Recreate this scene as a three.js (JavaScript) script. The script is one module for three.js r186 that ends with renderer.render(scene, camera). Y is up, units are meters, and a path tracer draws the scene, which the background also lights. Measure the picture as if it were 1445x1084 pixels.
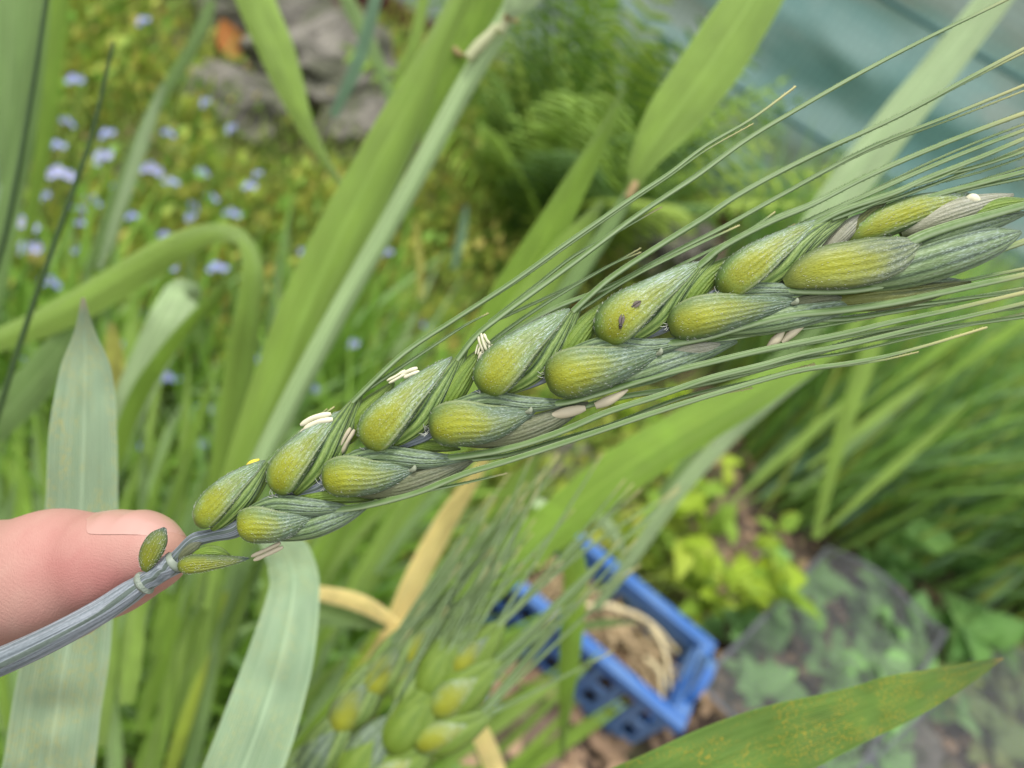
import * as THREE from 'three';
import { mergeGeometries } from 'three/addons/utils/BufferGeometryUtils.js';

// ------------------------------------------------------------------ camera, sky, sun, exposure
const scene = new THREE.Scene();
const F = 998, CX = 722.5, CY = 542;                       // focal length and centre in photograph pixels
const camera = new THREE.PerspectiveCamera(2 * Math.atan(CY / F) * 180 / Math.PI, 4 / 3, 0.01, 60);
{
  const up = new THREE.Vector3(0.40, 0.648, 0.646).normalize();
  const fw = new THREE.Vector3(0, 0, -1); fw.addScaledVector(up, -fw.dot(up)).normalize();
  const xx = new THREE.Vector3().crossVectors(fw, up);
  const m = new THREE.Matrix4().makeBasis(xx, up, fw.clone().negate()).transpose();
  camera.quaternion.setFromRotationMatrix(m);
  camera.position.set(0, 0.85, 0);
  camera.updateMatrixWorld(true);
}
camera.focus = 0.0945; camera.userData.fStop = 14.2;
scene.add(camera);

const rngOf = (seed) => { let s = seed >>> 0; return () => { s = (s + 0x6D2B79F5) | 0; let t = Math.imul(s ^ (s >>> 15), 1 | s); t = (t + Math.imul(t ^ (t >>> 7), 61 | t)) ^ t; return ((t ^ (t >>> 14)) >>> 0) / 4294967296; }; };
const hash = (x, y, s = 0) => { let h = (Math.imul(x | 0, 374761393) + Math.imul(y | 0, 668265263) + Math.imul(s | 0, 974634541)) | 0; h = Math.imul(h ^ (h >>> 13), 1274126177); return ((h ^ (h >>> 16)) >>> 0) / 4294967296; };
const sm = (a, b, x) => { const t = Math.min(1, Math.max(0, (x - a) / (b - a))); return t * t * (3 - 2 * t); };
function vnoise(x, y, s = 0, px = 0, py = 0) {             // value noise, optionally periodic
  const xi = Math.floor(x), yi = Math.floor(y), fx = x - xi, fy = y - yi;
  const w = (a, p) => p ? ((a % p) + p) % p : a;
  const u = fx * fx * (3 - 2 * fx), v = fy * fy * (3 - 2 * fy);
  const a = hash(w(xi, px), w(yi, py), s), b = hash(w(xi + 1, px), w(yi, py), s), c = hash(w(xi, px), w(yi + 1, py), s), d = hash(w(xi + 1, px), w(yi + 1, py), s);
  return (a + (b - a) * u) * (1 - v) + (c + (d - c) * u) * v;
}
const fbm = (x, y, s = 0, n = 4) => { let a = 0.5, r = 0, t = 0; for (let i = 0; i < n; i++) { r += a * vnoise(x, y, s + i); t += a; a *= 0.5; x *= 2.03; y *= 2.03; } return r / t; };

{ // overcast sky, computed
  const W = 128, H = 64, d = new Float32Array(W * H * 4);
  for (let j = 0; j < H; j++) for (let i = 0; i < W; i++) {
    const el = (j + 0.5) / H * Math.PI - Math.PI / 2, k = (j * W + i) * 4;
    const c = 0.82 + 0.36 * fbm(i / 16, j / 8, 5, 3);
    const g = el > 0 ? (0.30 + 0.66 * Math.sin(el)) * c : 0.18;
    d[k] = g * 0.97; d[k + 1] = g * 1.0; d[k + 2] = g * 1.05; d[k + 3] = 1;
  }
  const t = new THREE.DataTexture(d, W, H, THREE.RGBAFormat, THREE.FloatType);
  t.mapping = THREE.EquirectangularReflectionMapping; t.magFilter = t.minFilter = THREE.LinearFilter; t.needsUpdate = true;
  scene.background = t; scene.environment = t;
}
const sun = new THREE.DirectionalLight(new THREE.Color(1.0, 0.96, 0.9), 1.5);
sun.position.set(-1.2, 3.0, -0.5); sun.castShadow = true; sun.shadow.radius = 22;
sun.shadow.mapSize.set(2048, 2048);
Object.assign(sun.shadow.camera, { left: -3, right: 3, top: 3, bottom: -3, near: 0.1, far: 8 });
scene.add(sun);
const renderer = new THREE.WebGLRenderer({ antialias: true });
renderer.toneMapping = THREE.LinearToneMapping; renderer.toneMappingExposure = 2.22;
renderer.shadowMap.enabled = true;

// ------------------------------------------------------------------ helpers
const V3 = (x, y, z) => new THREE.Vector3(x, y, z);
const at = (px, py, d) => camera.localToWorld(V3((px - CX) / F * d, -(py - CY) / F * d, -d));
function onGround(px, py, h = 0) {                          // where a line of sight meets the height h
  const o = camera.position, p = at(px, py, 1).sub(o); return p.multiplyScalar((h - o.y) / p.y).add(o);
}
const names = {};
const numbered = (n) => { const k = names[n] = (names[n] ?? -1) + 1; return k ? `${n}_${String(k).padStart(3, '0')}` : n; };
function tag(o, label, category, group, kind) {
  if (label) o.userData.label = label; if (category) o.userData.category = category;
  if (group) o.userData.group = group; if (kind) o.userData.kind = kind; return o;
}
function thing(name, label, category, pos, group) {
  const o = new THREE.Group(); o.name = numbered(name); if (pos) o.position.copy(pos); scene.add(o); o.updateMatrixWorld(true);
  return tag(o, label, category, group);
}
function add(name, geo, mat, parent = scene) {
  const m = new THREE.Mesh(geo, mat); m.name = parent === scene ? numbered(name) : name; m.castShadow = m.receiveShadow = true;
  parent.add(m); return m;
}
function local(geo, parent) {                                // world-space geometry into a thing's own axes
  parent.updateMatrixWorld(true); return geo.applyMatrix4(parent.matrixWorld.clone().invert());
}
function gridGeo(nu, nv, f, closeU = false) {                // f(u, v) -> {p, uv}
  const pos = [], uv = [], idx = [];
  for (let j = 0; j <= nv; j++) for (let i = 0; i <= nu; i++) { const r = f(i / nu, j / nv); pos.push(r.p.x, r.p.y, r.p.z); uv.push(r.u ?? i / nu, r.v ?? j / nv); }
  const s = nu + 1;
  for (let j = 0; j < nv; j++) for (let i = 0; i < nu; i++) { const a = j * s + i; idx.push(a, a + 1, a + s, a + 1, a + s + 1, a + s); }
  const g = new THREE.BufferGeometry(); g.setAttribute('position', new THREE.Float32BufferAttribute(pos, 3)); g.setAttribute('uv', new THREE.Float32BufferAttribute(uv, 2)); g.setIndex(idx); g.computeVertexNormals();
  if (closeU) { const n = g.attributes.normal; for (let j = 0; j <= nv; j++) { const a = j * s, b = j * s + nu; const v = V3(n.getX(a) + n.getX(b), n.getY(a) + n.getY(b), n.getZ(a) + n.getZ(b)).normalize(); n.setXYZ(a, v.x, v.y, v.z); n.setXYZ(b, v.x, v.y, v.z); } }
  return g;
}
const curve = (pts) => new THREE.CatmullRomCurve3(pts, false, 'centripetal');
function prof(tab, s) {                                      // smooth table lookup [[s, value], ...]
  let k = 0; while (k < tab.length - 2 && s > tab[k + 1][0]) k++;
  const [a, x] = tab[k], [b, y] = tab[k + 1], t = Math.min(1, Math.max(0, (s - a) / (b - a)));
  const m0 = k ? (y - tab[k - 1][1]) / (b - tab[k - 1][0]) : (y - x) / (b - a), m1 = k < tab.length - 2 ? (tab[k + 2][1] - x) / (tab[k + 2][0] - a) : (y - x) / (b - a), h = b - a;
  const t2 = t * t, t3 = t2 * t;
  return (2 * t3 - 3 * t2 + 1) * x + (t3 - 2 * t2 + t) * h * m0 + (-2 * t3 + 3 * t2) * y + (t3 - t2) * h * m1;
}
const lin = (r, g, b) => new THREE.Color().setRGB(r, g, b);
function texture(W, H, f, { srgb = false, repeat } = {}) {   // f(u, v, i, j) -> [r, g, b] linear (colour) or number (height / roughness)
  const d = new Uint8Array(W * H * 4), enc = (x) => { x = Math.min(1, Math.max(0, x)); return 255 * (srgb ? (x <= 0.0031308 ? 12.92 * x : 1.055 * x ** (1 / 2.4) - 0.055) : x); };
  for (let j = 0; j < H; j++) for (let i = 0; i < W; i++) { let r = f((i + 0.5) / W, (j + 0.5) / H, i, j); if (!Array.isArray(r)) r = [r, r, r]; const k = (j * W + i) * 4; d[k] = enc(r[0]); d[k + 1] = enc(r[1]); d[k + 2] = enc(r[2]); d[k + 3] = 255; }
  const t = new THREE.DataTexture(d, W, H); t.magFilter = THREE.LinearFilter; t.minFilter = THREE.LinearMipmapLinearFilter; t.wrapS = t.wrapT = THREE.RepeatWrapping;
  if (srgb) t.colorSpace = THREE.SRGBColorSpace; if (repeat) t.repeat.set(...repeat); t.needsUpdate = true; return t;
}
const mixc = (a, b, t) => [a[0] + (b[0] - a[0]) * t, a[1] + (b[1] - a[1]) * t, a[2] + (b[2] - a[2]) * t];
const mulc = (a, k) => [a[0] * k, a[1] * k, a[2] * k];
const mat = (o) => new THREE.MeshPhysicalMaterial({ side: THREE.DoubleSide, roughness: 0.6, ...o });

// ------------------------------------------------------------------ leaf materials (blades: u across, v along)
function bladeTex(base, vein, { spots, spotAmount = 0, seed = 1, mid = 0.25, blotch = 0.2, tipTint } = {}) {
  const n = 26;
  return texture(256, 1024, (u, v) => {
    const w = u + 0.004 * Math.sin(v * 9 + seed);
    const fine = 0.5 + 0.5 * Math.sin(w * n * Math.PI * 2), coarse = vnoise(w * 40, v * 3, seed), big = fbm(u * 3, v * 9, seed + 9, 4);
    let c = mixc(base, vein, Math.min(1, 0.5 * fine * fine * (0.5 + coarse) + 0.45 * coarse));
    c = mulc(c, 1 + blotch * (big - 0.5) * 2);
    const m = Math.exp(-(((u - 0.5) / 0.018) ** 2)); c = mixc(c, mulc(vein, 1.25), mid * m * 2.4);
    if (spotAmount) { const s = sm(0.68 - 0.1 * spotAmount, 0.8, vnoise(u * 70, v * 420, seed + 3)) * sm(0.3, 0.6, fbm(u * 4, v * 14, seed + 4, 3)); c = mixc(c, spots, Math.min(1, s * spotAmount)); }
    if (tipTint) c = mixc(c, tipTint, 0.85 * sm(0.93, 1, v + 0.05 * (big - 0.5)));
    const e = sm(0.035, 0.0, Math.min(u, 1 - u)); c = mixc(c, mulc(vein, 1.35), 0.5 * e);
    return c;
  }, { srgb: true });
}
const bladeBump = texture(256, 256, (u, v) => 0.5 + 0.32 * Math.sin(u * 26 * Math.PI * 2) + 0.18 * (vnoise(u * 60, v * 40, 2) - 0.5));
const leafMat = (map, o = {}) => mat({ map, roughness: 0.55, bumpMap: bladeBump, bumpScale: 0.00025, transmission: 0.38, thickness: 0, specularIntensity: 0.45, ...o });
const LEAF = {
  bright: leafMat(bladeTex([0.20, 0.32, 0.035], [0.29, 0.43, 0.09], { seed: 11 })),
  lush: leafMat(bladeTex([0.16, 0.29, 0.018], [0.24, 0.37, 0.05], { seed: 12 })),
  mid: leafMat(bladeTex([0.155, 0.26, 0.065], [0.25, 0.37, 0.13], { seed: 13 })),
  pale: leafMat(bladeTex([0.24, 0.34, 0.15], [0.37, 0.47, 0.25], { seed: 14 }), { transmission: 0.22 }),
  glaucous: leafMat(bladeTex([0.215, 0.31, 0.18], [0.31, 0.40, 0.25], { seed: 15, spots: [0.42, 0.38, 0.12], spotAmount: 0.8, mid: 0.3, blotch: 0.16, tipTint: [0.52, 0.47, 0.28] }), { transmission: 0.12, roughness: 0.5, specularIntensity: 0.6 }),
  glaucousBent: leafMat(bladeTex([0.20, 0.30, 0.165], [0.31, 0.41, 0.25], { seed: 16, spots: [0.38, 0.38, 0.14], spotAmount: 0.55, mid: 0.3, blotch: 0.14 }), { transmission: 0.12, roughness: 0.5, specularIntensity: 0.6 }),
  rusty: leafMat(bladeTex([0.10, 0.19, 0.025], [0.15, 0.25, 0.045], { seed: 17, spots: [0.40, 0.31, 0.03], spotAmount: 0.75, mid: 0.12, blotch: 0.25, tipTint: [0.55, 0.38, 0.12] }), { transmission: 0.2 }),
  dark: leafMat(bladeTex([0.065, 0.13, 0.03], [0.10, 0.18, 0.055], { seed: 18 }), { transmission: 0.25 }),
  teal: leafMat(bladeTex([0.09, 0.17, 0.09], [0.15, 0.25, 0.14], { seed: 19 }), { transmission: 0.2 }),
  yellow: leafMat(bladeTex([0.84, 0.64, 0.20], [0.88, 0.74, 0.36], { seed: 20, blotch: 0.35 }), { transmission: 0.3 }),
  yellowGreen: leafMat(bladeTex([0.36, 0.38, 0.05], [0.52, 0.48, 0.14], { seed: 21, blotch: 0.4 })),
  lime: leafMat(bladeTex([0.30, 0.40, 0.03], [0.38, 0.46, 0.06], { seed: 22 })),
};
// A grass blade through points [px, py, depth], half widths in pixels at those points, turned about its own length.
function bladeGeo(pts, wid, { turn = 0, fold = 0.22, nu = 8, nv = 48, wave = 0.0, seed = 1, twist = 0 } = {}) {
  const c = curve(pts.map((p) => at(...p))), n = pts.length - 1;
  const wm = pts.map((p, i) => [i / n, wid[i] * p[2] / F]), up = V3(0, 0, 0), eye = camera.position;
  const fr = [];
  for (let j = 0; j <= nv; j++) {
    const s = j / nv, p = c.getPoint(s), t = c.getTangent(s), e = up.copy(eye).sub(p).normalize();
    const side = V3().crossVectors(t, e).normalize(), nor = V3().crossVectors(side, t).normalize(), a = turn + twist * s;
    fr.push({ p, w: Math.max(0.00012, prof(wm, s)), s: side.clone().multiplyScalar(Math.cos(a)).addScaledVector(nor, Math.sin(a)), n: nor.clone().multiplyScalar(Math.cos(a)).addScaledVector(side, -Math.sin(a)) });
  }
  return gridGeo(nu, nv, (u, v) => {
    const f = fr[Math.round(v * nv)], x = u * 2 - 1, rip = wave * (vnoise(v * 14, x * 1.5, seed) - 0.5);
    return { p: f.p.clone().addScaledVector(f.s, x * f.w * (1 + 0.05 * (vnoise(v * 10, x > 0 ? 3 : 7, seed) - 0.5))).addScaledVector(f.n, f.w * (fold * (x * x - 0.5) * -1 + rip)) };
  });
}
function tubeGeo(points, radii, nr = 8, nv = 40, oval = 1) {  // world points, radii in metres
  const c = curve(points), n = points.length - 1, rt = radii.map((r, i) => [i / (radii.length - 1), r]); let prev = null; const fr = [];
  for (let j = 0; j <= nv; j++) {
    const s = j / nv, p = c.getPoint(s), t = c.getTangent(s); let a = prev ? prev.clone() : V3(0.3, 0.2, 1); a.addScaledVector(t, -a.dot(t)).normalize(); prev = a;
    fr.push({ p, a, b: V3().crossVectors(t, a), r: Math.max(1e-6, prof(rt, s)) });
  }
  return gridGeo(nr, nv, (u, v) => { const f = fr[Math.round(v * nv)], k = u * Math.PI * 2; return { p: f.p.clone().addScaledVector(f.a, f.r * Math.cos(k) * oval).addScaledVector(f.b, f.r * Math.sin(k)) }; }, true);
}

// ------------------------------------------------------------------ the ground and the net fence
const soilTex = texture(1024, 1024, (u, v) => {
  const a = fbm(u * 16, v * 16, 31, 5), b = vnoise(u * 190, v * 190, 33), c = fbm(u * 5, v * 5, 37, 3);
  let k = mixc([0.060, 0.038, 0.026], [0.165, 0.115, 0.082], sm(0.25, 0.75, a)); k = mulc(k, 0.7 + 0.6 * b);
  return mixc(k, [0.095, 0.105, 0.03], 0.55 * sm(0.5, 0.7, c));
}, { srgb: true });
const soilBump = texture(512, 512, (u, v) => 0.6 * fbm(u * 24, v * 24, 41, 4) + 0.4 * vnoise(u * 120, v * 120, 43));
{
  const N = 150, S = 60;
  const g = gridGeo(N, N, (u, v) => {
    const k = (t) => Math.sign(t) * Math.abs(t) ** 2.6, x = k(u * 2 - 1) * S / 2, z = k(v * 2 - 1) * S / 2 - 1.2;
    const near = Math.exp(-((x * x + (z + 1.2) ** 2) / 30));
    return { p: V3(x, near * 0.05 * (fbm(x * 4 + 50, z * 4 + 50, 51, 4) - 0.5), z), u: x * 1.4, v: z * 1.4 };
  });
  const idx = g.index.array; for (let i = 0; i < idx.length; i += 3) { const t = idx[i]; idx[i] = idx[i + 1]; idx[i + 1] = t; } g.computeVertexNormals();
  tag(add('ground', g, mat({ map: soilTex, bumpMap: soilBump, bumpScale: 0.008, roughness: 0.95 })), 'brown garden soil under all the plants', null, null, 'structure');
}
{
  const th = thing('net_fence', 'teal windbreak net hung in loose folds behind the garden bed', 'fence', V3(0, 0, -2.36));
  const nt = texture(1024, 512, (u, v) => {
    const a = fbm(u * 14, v * 7, 61, 4), b = fbm(u * 5 + 3, v * 16, 63, 4), w = Math.abs(Math.sin(u * 1024 / 2.5)) * Math.abs(Math.sin(v * 512 / 2.5));
    let c = mixc([0.19, 0.38, 0.34], [0.33, 0.50, 0.44], sm(0.3, 0.7, a)); c = mixc(c, [0.40, 0.46, 0.38], 0.75 * sm(0.48, 0.66, b));
    return mulc(c, 0.82 + 0.3 * w);
  }, { srgb: true });
  const y0 = 0.02, y1 = 1.6, x0 = -2.2, x1 = 5.2;
  const sheet = gridGeo(220, 120, (u, v) => {
    const x = x0 + (x1 - x0) * u, y = y0 + (y1 - y0) * v, slope = x * 0.05;
    const z = 0.013 * Math.sin((y + slope) * 13 + 1.4 * Math.sin(x * 1.1)) + 0.03 * (fbm(x * 7 + y * 5, y * 11 - x * 3, 69, 4) - 0.5) + 0.016 * Math.sin((y - slope * 1.4) * 27 + x) + 0.09 * (fbm(x * 1.5 + 9, y * 4, 67, 3) - 0.5);
    return { p: V3(x, y, z), u: u * 2.4, v };
  });
  add('net', sheet, mat({ map: nt, roughness: 0.75, transmission: 0.15 }), th);
  const ropeM = mat({ color: lin(0.06, 0.15, 0.14), roughness: 0.8 });
  for (const y of [0.36, 0.72, 0.93, 1.2]) add('rope', tubeGeo([0, 1, 2, 3, 4, 5, 6].map((k) => V3(x0 + k * (x1 - x0) / 6, y + 0.02 * Math.sin(k * 2.2), 0.1)), [0.008, 0.008], 6, 60), ropeM, th);
  for (const x of [-1.9, 0.05, 2.0, 3.9]) add('post', new THREE.CylinderGeometry(0.02, 0.022, 1.8, 12).translate(x, 0.85, -0.13), mat({ color: lin(0.16, 0.19, 0.17), roughness: 0.5 }), th);
  add('base_board', new THREE.BoxGeometry(7.2, 0.06, 0.03, 60, 1, 1).translate(1.5, 0.03, 0.17), mat({ color: lin(0.09, 0.032, 0.016), roughness: 0.9 }), th);
}
{ // stones at the foot of the fence, left of the fern
  const st = texture(512, 512, (u, v) => { const a = fbm(u * 8, v * 8, 71, 5), b = vnoise(u * 90, v * 90, 73); return mixc(mulc([0.175, 0.16, 0.13], 0.4 + 1.1 * a), [0.07, 0.075, 0.04], 0.85 * sm(0.45, 0.62, fbm(u * 5, v * 5, 75, 4))).map((x) => x * (0.8 + 0.4 * b)); }, { srgb: true });
  const m = mat({ map: st, bumpMap: soilBump, bumpScale: 0.01, roughness: 0.9 });
  const list = [[465, 90, 0.15, 'long pale grey stone leaning behind the hanging wheat leaf', 1.5], [385, 20, 0.16, 'grey stone at the top of the bed beside the hanging leaf', 1.2], [340, 150, 0.10, 'small mossy stone by the orange fallen leaf', 1.1], [520, 190, 0.11, 'dark stone in the shade between leaf and tall blade', 1.2], [890, 330, 0.12, 'grey stone by the brown board, between the ear and the fern', 1.2], [960, 345, 0.09, 'small grey stone near the foot of the net fence', 1.3], [1260, 1045, 0.06, 'pale stone under the rusty speckled leaf', 1.3], [790, 660, 0.06, 'small pinkish stone below the ear tip awns', 1.2]];
  for (const [px, py, r, label, el] of list) {
    const p = onGround(px, py, r * 0.5), g = new THREE.IcosahedronGeometry(r, 5), q = g.attributes.position, sd = px;
    for (let i = 0; i < q.count; i++) { const v = V3(q.getX(i), q.getY(i), q.getZ(i)).divideScalar(r); const k = 0.6 + 0.8 * fbm(v.x * 2.2 + sd, v.y * 2.2 + v.z * 1.9, 77, 4); q.setXYZ(i, v.x * r * k * el, v.y * r * k * 0.75, v.z * r * k); }
    g.computeVertexNormals(); const t = add('stone', g, m); t.position.copy(p); t.rotation.y = px * 0.01; tag(t, label, 'stone');
  }
}

// ------------------------------------------------------------------ low growth on the bed
const tintM = (o = {}) => mat({ roughness: 0.65, transmission: 0.3, specularIntensity: 0.4, ...o });
function ovate(len, wid, { cup = 0.2, droop = 0.25, nu = 4, nv = 8, pw = 0.8 } = {}) {   // leaf along +y in the xy plane
  return gridGeo(nu, nv, (u, v) => { const x = u * 2 - 1, w = wid * Math.sin(Math.PI * Math.min(1, v ** pw * 0.98 + 0.02)) ** 0.9; return { p: V3(x * w, v * len, -droop * len * v * v + cup * w * x * x) }; });
}
function scatter(name, geo, material, n, place, color, label) {
  const im = new THREE.InstancedMesh(geo, material, n), o = new THREE.Object3D(), c = new THREE.Color(); let k = 0;
  for (let i = 0; i < n; i++) { if (!place(o, i)) continue; o.updateMatrix(); im.setMatrixAt(k, o.matrix); color(c, i, o); im.setColorAt(k, c); k++; }
  im.count = k; im.name = numbered(name); im.castShadow = im.receiveShadow = true; scene.add(im); return tag(im, label, null, null, 'stuff');
}
const inView = (p, m = 60) => { const q = camera.worldToLocal(p.clone()); if (q.z > -0.02) return false; const x = CX - q.x / q.z * F, y = CY + q.y / q.z * F; return [x, y, x > -m && x < 1445 + m && y > -m && y < 1084 + m]; };
{
  const r = rngOf(101);
  scatter('ground_cover', ovate(0.017, 0.0048), tintM(), 100000, (o) => {       // yellowish low leaves, left and centre
    const px = -420 + r() * 1340, py = -160 + r() * 950, y = 0.01 + r() * r() * 0.16, p = onGround(px, py, y);
    const dens = fbm(p.x * 5 + 20, p.z * 5 + 20, 103, 3);
    if (p.z < -2.1 || dens < 0.26 + 0.2 * r() || (px > 300 && px < 520 && py < 230 && r() < 0.93) || (px > 560 && py > 380 && r() < 0.6)) return false;
    o.position.copy(p); o.rotation.set(-1.1 + r() * 1.6, r() * 6.28, r() * 0.6 - 0.3); o.scale.setScalar(0.6 + r() * 1.1); return true;
  }, (c) => { const t = r(); if (t < 0.6) c.setRGB(0.33 + 0.10 * r(), 0.39 + 0.09 * r(), 0.07); else if (t < 0.92) c.setRGB(0.2, 0.30 + 0.1 * r(), 0.05); else c.setRGB(0.5, 0.43, 0.10); }, 'low yellow green ground cover between the small blue flowers');
  scatter('grass', ovate(0.10, 0.0016, { nu: 2, nv: 5, droop: 0.5 }), tintM(), 15000, (o) => {
    const px = -420 + r() * 1380, py = -160 + r() * 1030, p = onGround(px, py, 0); if (p.z < -2.15 || (px > 330 && px < 520 && py < 200)) return false;
    o.position.copy(p); o.rotation.set(-0.5 + r(), r() * 6.28, 0); o.scale.setScalar(0.5 + r()); return true;
  }, (c) => { const t = r(); c.setRGB(0.2 + 0.16 * t, 0.31 + 0.12 * t, 0.06 + 0.03 * t); }, 'fine short grass growing through the ground cover');
  scatter('wheat_stand', ovate(0.60, 0.0047, { nu: 3, nv: 10, droop: 0.28, cup: 0.3, pw: 0.55 }), tintM(), 26000, (o, i) => {   // the mass of wheat on the right
    const x = 0.33 + r() * 2.2, z = -0.95 - r() * 1.25;
    if (z > -0.98 - 0.22 * (x - 0.5) - 0.35 * sm(0.55, 0.35, x) - 0.15 * r() || (z < -1.75 && x < 1.0 && r() < 0.6)) return false;
    o.position.set(x, 0, z); o.rotation.set(-0.35 + r() * 0.55, r() * 6.28, r() * 0.3 - 0.15, 'YXZ'); const h = 0.45 + r() * 0.5 - 0.24 * sm(1.35, 2.0, -z); o.scale.set(0.7 + r() * 0.6, h, h); return true;
  }, (c) => { const t = r(), s = r(); if (s < 0.5) c.setRGB(0.17 + 0.16 * t, 0.34 + 0.19 * t, 0.065 + 0.045 * t); else if (s < 0.8) c.setRGB(0.17 + 0.08 * t, 0.30 + 0.10 * t, 0.12 + 0.07 * t); else c.setRGB(0.32 + 0.1 * t, 0.40 + 0.06 * t, 0.08); }, 'thick stand of green wheat growing before the net fence');
  scatter('undergrowth', ovate(0.34, 0.006, { nu: 3, nv: 8, droop: 0.3, cup: 0.3, pw: 0.55 }), tintM(), 2600, (o) => {   // young blades below the wheat at lower left
    const px = -60 + r() * 900, py = 560 + r() * 560, p = onGround(px, py, 0); if (px > 540 - 0.12 * (py - 560) || r() < 0.25) return false;
    o.position.copy(p); o.rotation.set(-0.4 + r() * 0.7, r() * 6.28, r() * 0.4 - 0.2, 'YXZ'); o.scale.set(0.8 + r() * 0.6, 0.4 + r() * 0.7, 0.8 + r() * 0.6); return true;
  }, (c) => { const t = r(); if (r() < 0.75) c.setRGB(0.15 + 0.1 * t, 0.29 + 0.13 * t, 0.03 + 0.03 * t); else c.setRGB(0.24, 0.33 + 0.08 * t, 0.13); }, 'young green blades growing thickly below the wheat plants');
  scatter('leaf_litter', ovate(0.03, 0.009, { droop: -0.2 }), mat({ roughness: 0.9 }), 2600, (o) => {
    const px = -40 + r() * 1540, py = 60 + r() * 1080, p = onGround(px, py, 0.012 + 0.02 * r()); if (p.z < -2.1) return false;
    o.position.copy(p); o.rotation.set(-1.57 + r() * 0.5 - 0.25, r() * 6.28, r() * 6.28, 'YXZ'); o.scale.setScalar(0.4 + r() * 0.9); return true;
  }, (c) => { const t = r(); c.setRGB(0.16 + 0.2 * t, 0.10 + 0.14 * t, 0.06 + 0.08 * t); }, 'dry brown leaf litter on the soil');
}
{ // fern
  const base = onGround(742, 372), th = thing('fern', 'bushy green fern with feathery fronds growing before the net fence', 'fern', base), r = rngOf(211);
  const mats = [[0.13, 0.25, 0.025], [0.22, 0.36, 0.035], [0.085, 0.18, 0.025], [0.29, 0.41, 0.05]].map((c) => tintM({ color: lin(...c) }));
  for (let k = 0; k < 72; k++) {
    const a = k * 2.4 + r() * 0.4, len = 0.44 + 0.26 * r(), lean = 0.18 + 0.8 * (k / 72) * (0.7 + 0.5 * r()), gs = [], pts = [];
    for (let j = 0; j <= 6; j++) { const s = j / 6, th_ = lean * (0.35 + 0.9 * s); const q = j ? pts[j - 1] : null; pts.push(q ? q.clone().add(V3(Math.cos(a) * Math.sin(th_), Math.cos(th_), Math.sin(a) * Math.sin(th_)).multiplyScalar(len / 6)) : V3(Math.cos(a) * 0.03, 0, Math.sin(a) * 0.03)); }
    const c = curve(pts); gs.push(tubeGeo(pts, [0.0022, 0.0008], 5, 12));
    for (let j = 3; j < 21; j++) for (const sd of [-1, 1]) {
      const s = j / 21, p = c.getPoint(s), t = c.getTangent(s), out = V3(Math.cos(a), 0, Math.sin(a)), side = V3().crossVectors(t, V3().crossVectors(out, V3(0, 1, 0))).normalize(), sw = V3().crossVectors(out, V3(0, 1, 0)).normalize().multiplyScalar(sd), L = 0.12 * Math.sin(Math.PI * (0.10 + 0.88 * s)) ** 0.8 * (0.8 + 0.4 * r());
      const dir = sw.clone().addScaledVector(t, 0.5 + 0.2 * r()).normalize();
      gs.push(gridGeo(2, 5, (u, v) => { const x = u * 2 - 1, w = 0.0052 * Math.sin(Math.PI * Math.min(1, v * 0.9 + 0.12)) ** 0.6; return { p: p.clone().addScaledVector(dir, L * v).addScaledVector(t, x * w).addScaledVector(side, 0.004 * x * x).add(V3(0, -0.3 * L * v * v, 0)) }; }));
    }
    add('frond', mergeGeometries(gs), mats[k % 4], th);
  }
}
function leafyPlant(name, label, px, py, n, spread, tall, leafLen, leafWid, cols, seed, lift = 0) {
  const base = onGround(px, py, lift), th = thing(name, label, 'plant', base), r = rngOf(seed);
  const ms = cols.map((c) => tintM({ color: lin(...c) })), lg = [0.15, 0.3, 0.5].map((d) => ovate(leafLen, leafWid, { droop: d, cup: 0.35, nu: 6, nv: 10 })), stems = [];
  const ns = Math.max(2, Math.round(n / 7)), tips = [];
  for (let k = 0; k < ns; k++) { const a = r() * 6.28, q = Math.sqrt(r()) * spread, h = tall * (0.5 + 0.5 * r()), p = [V3(0, 0, 0).add(V3(Math.cos(a) * q * 0.5, -lift, Math.sin(a) * q * 0.5)), V3(Math.cos(a) * q * 0.8, h * 0.5, Math.sin(a) * q * 0.8), V3(Math.cos(a) * q, h, Math.sin(a) * q)]; tips.push(curve(p)); add('stem', tubeGeo(p, [0.0022, 0.0012], 5, 8), ms[0], th); }
  for (let k = 0; k < n; k++) {
    const c = tips[k % ns], p = c.getPoint(0.3 + 0.7 * r()), m = add('leaf', lg[k % 3], ms[k % ms.length], th);
    m.position.copy(p); m.rotation.set(-0.5 - r() * 0.9, r() * 6.28, 0, 'YXZ'); m.scale.setScalar(0.65 + 0.6 * r());
  }
  return th;
}
leafyPlant('broadleaf_plant', 'yellow green leafy plant growing behind the blue crate', 925, 826, 110, 0.15, 0.22, 0.048, 0.0145, [[0.27, 0.38, 0.025], [0.19, 0.31, 0.03], [0.32, 0.40, 0.04]], 301);
leafyPlant('broadleaf_plant', 'low yellow green plant with one wide leaf beside the mesh cover', 1062, 858, 9, 0.035, 0.06, 0.075, 0.02, [[0.34, 0.45, 0.02], [0.28, 0.40, 0.03]], 305);
leafyPlant('broadleaf_plant', 'small yellow green plant rooted beneath the long diagonal leaf', 890, 650, 34, 0.12, 0.16, 0.06, 0.017, [[0.32, 0.44, 0.03], [0.26, 0.40, 0.03]], 309);
leafyPlant('broadleaf_plant', 'soft green plant with broad leaves at the upper corner of the mesh cover', 1265, 845, 50, 0.15, 0.16, 0.075, 0.026, [[0.13, 0.27, 0.06], [0.17, 0.32, 0.08], [0.10, 0.22, 0.05]], 313);
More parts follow.
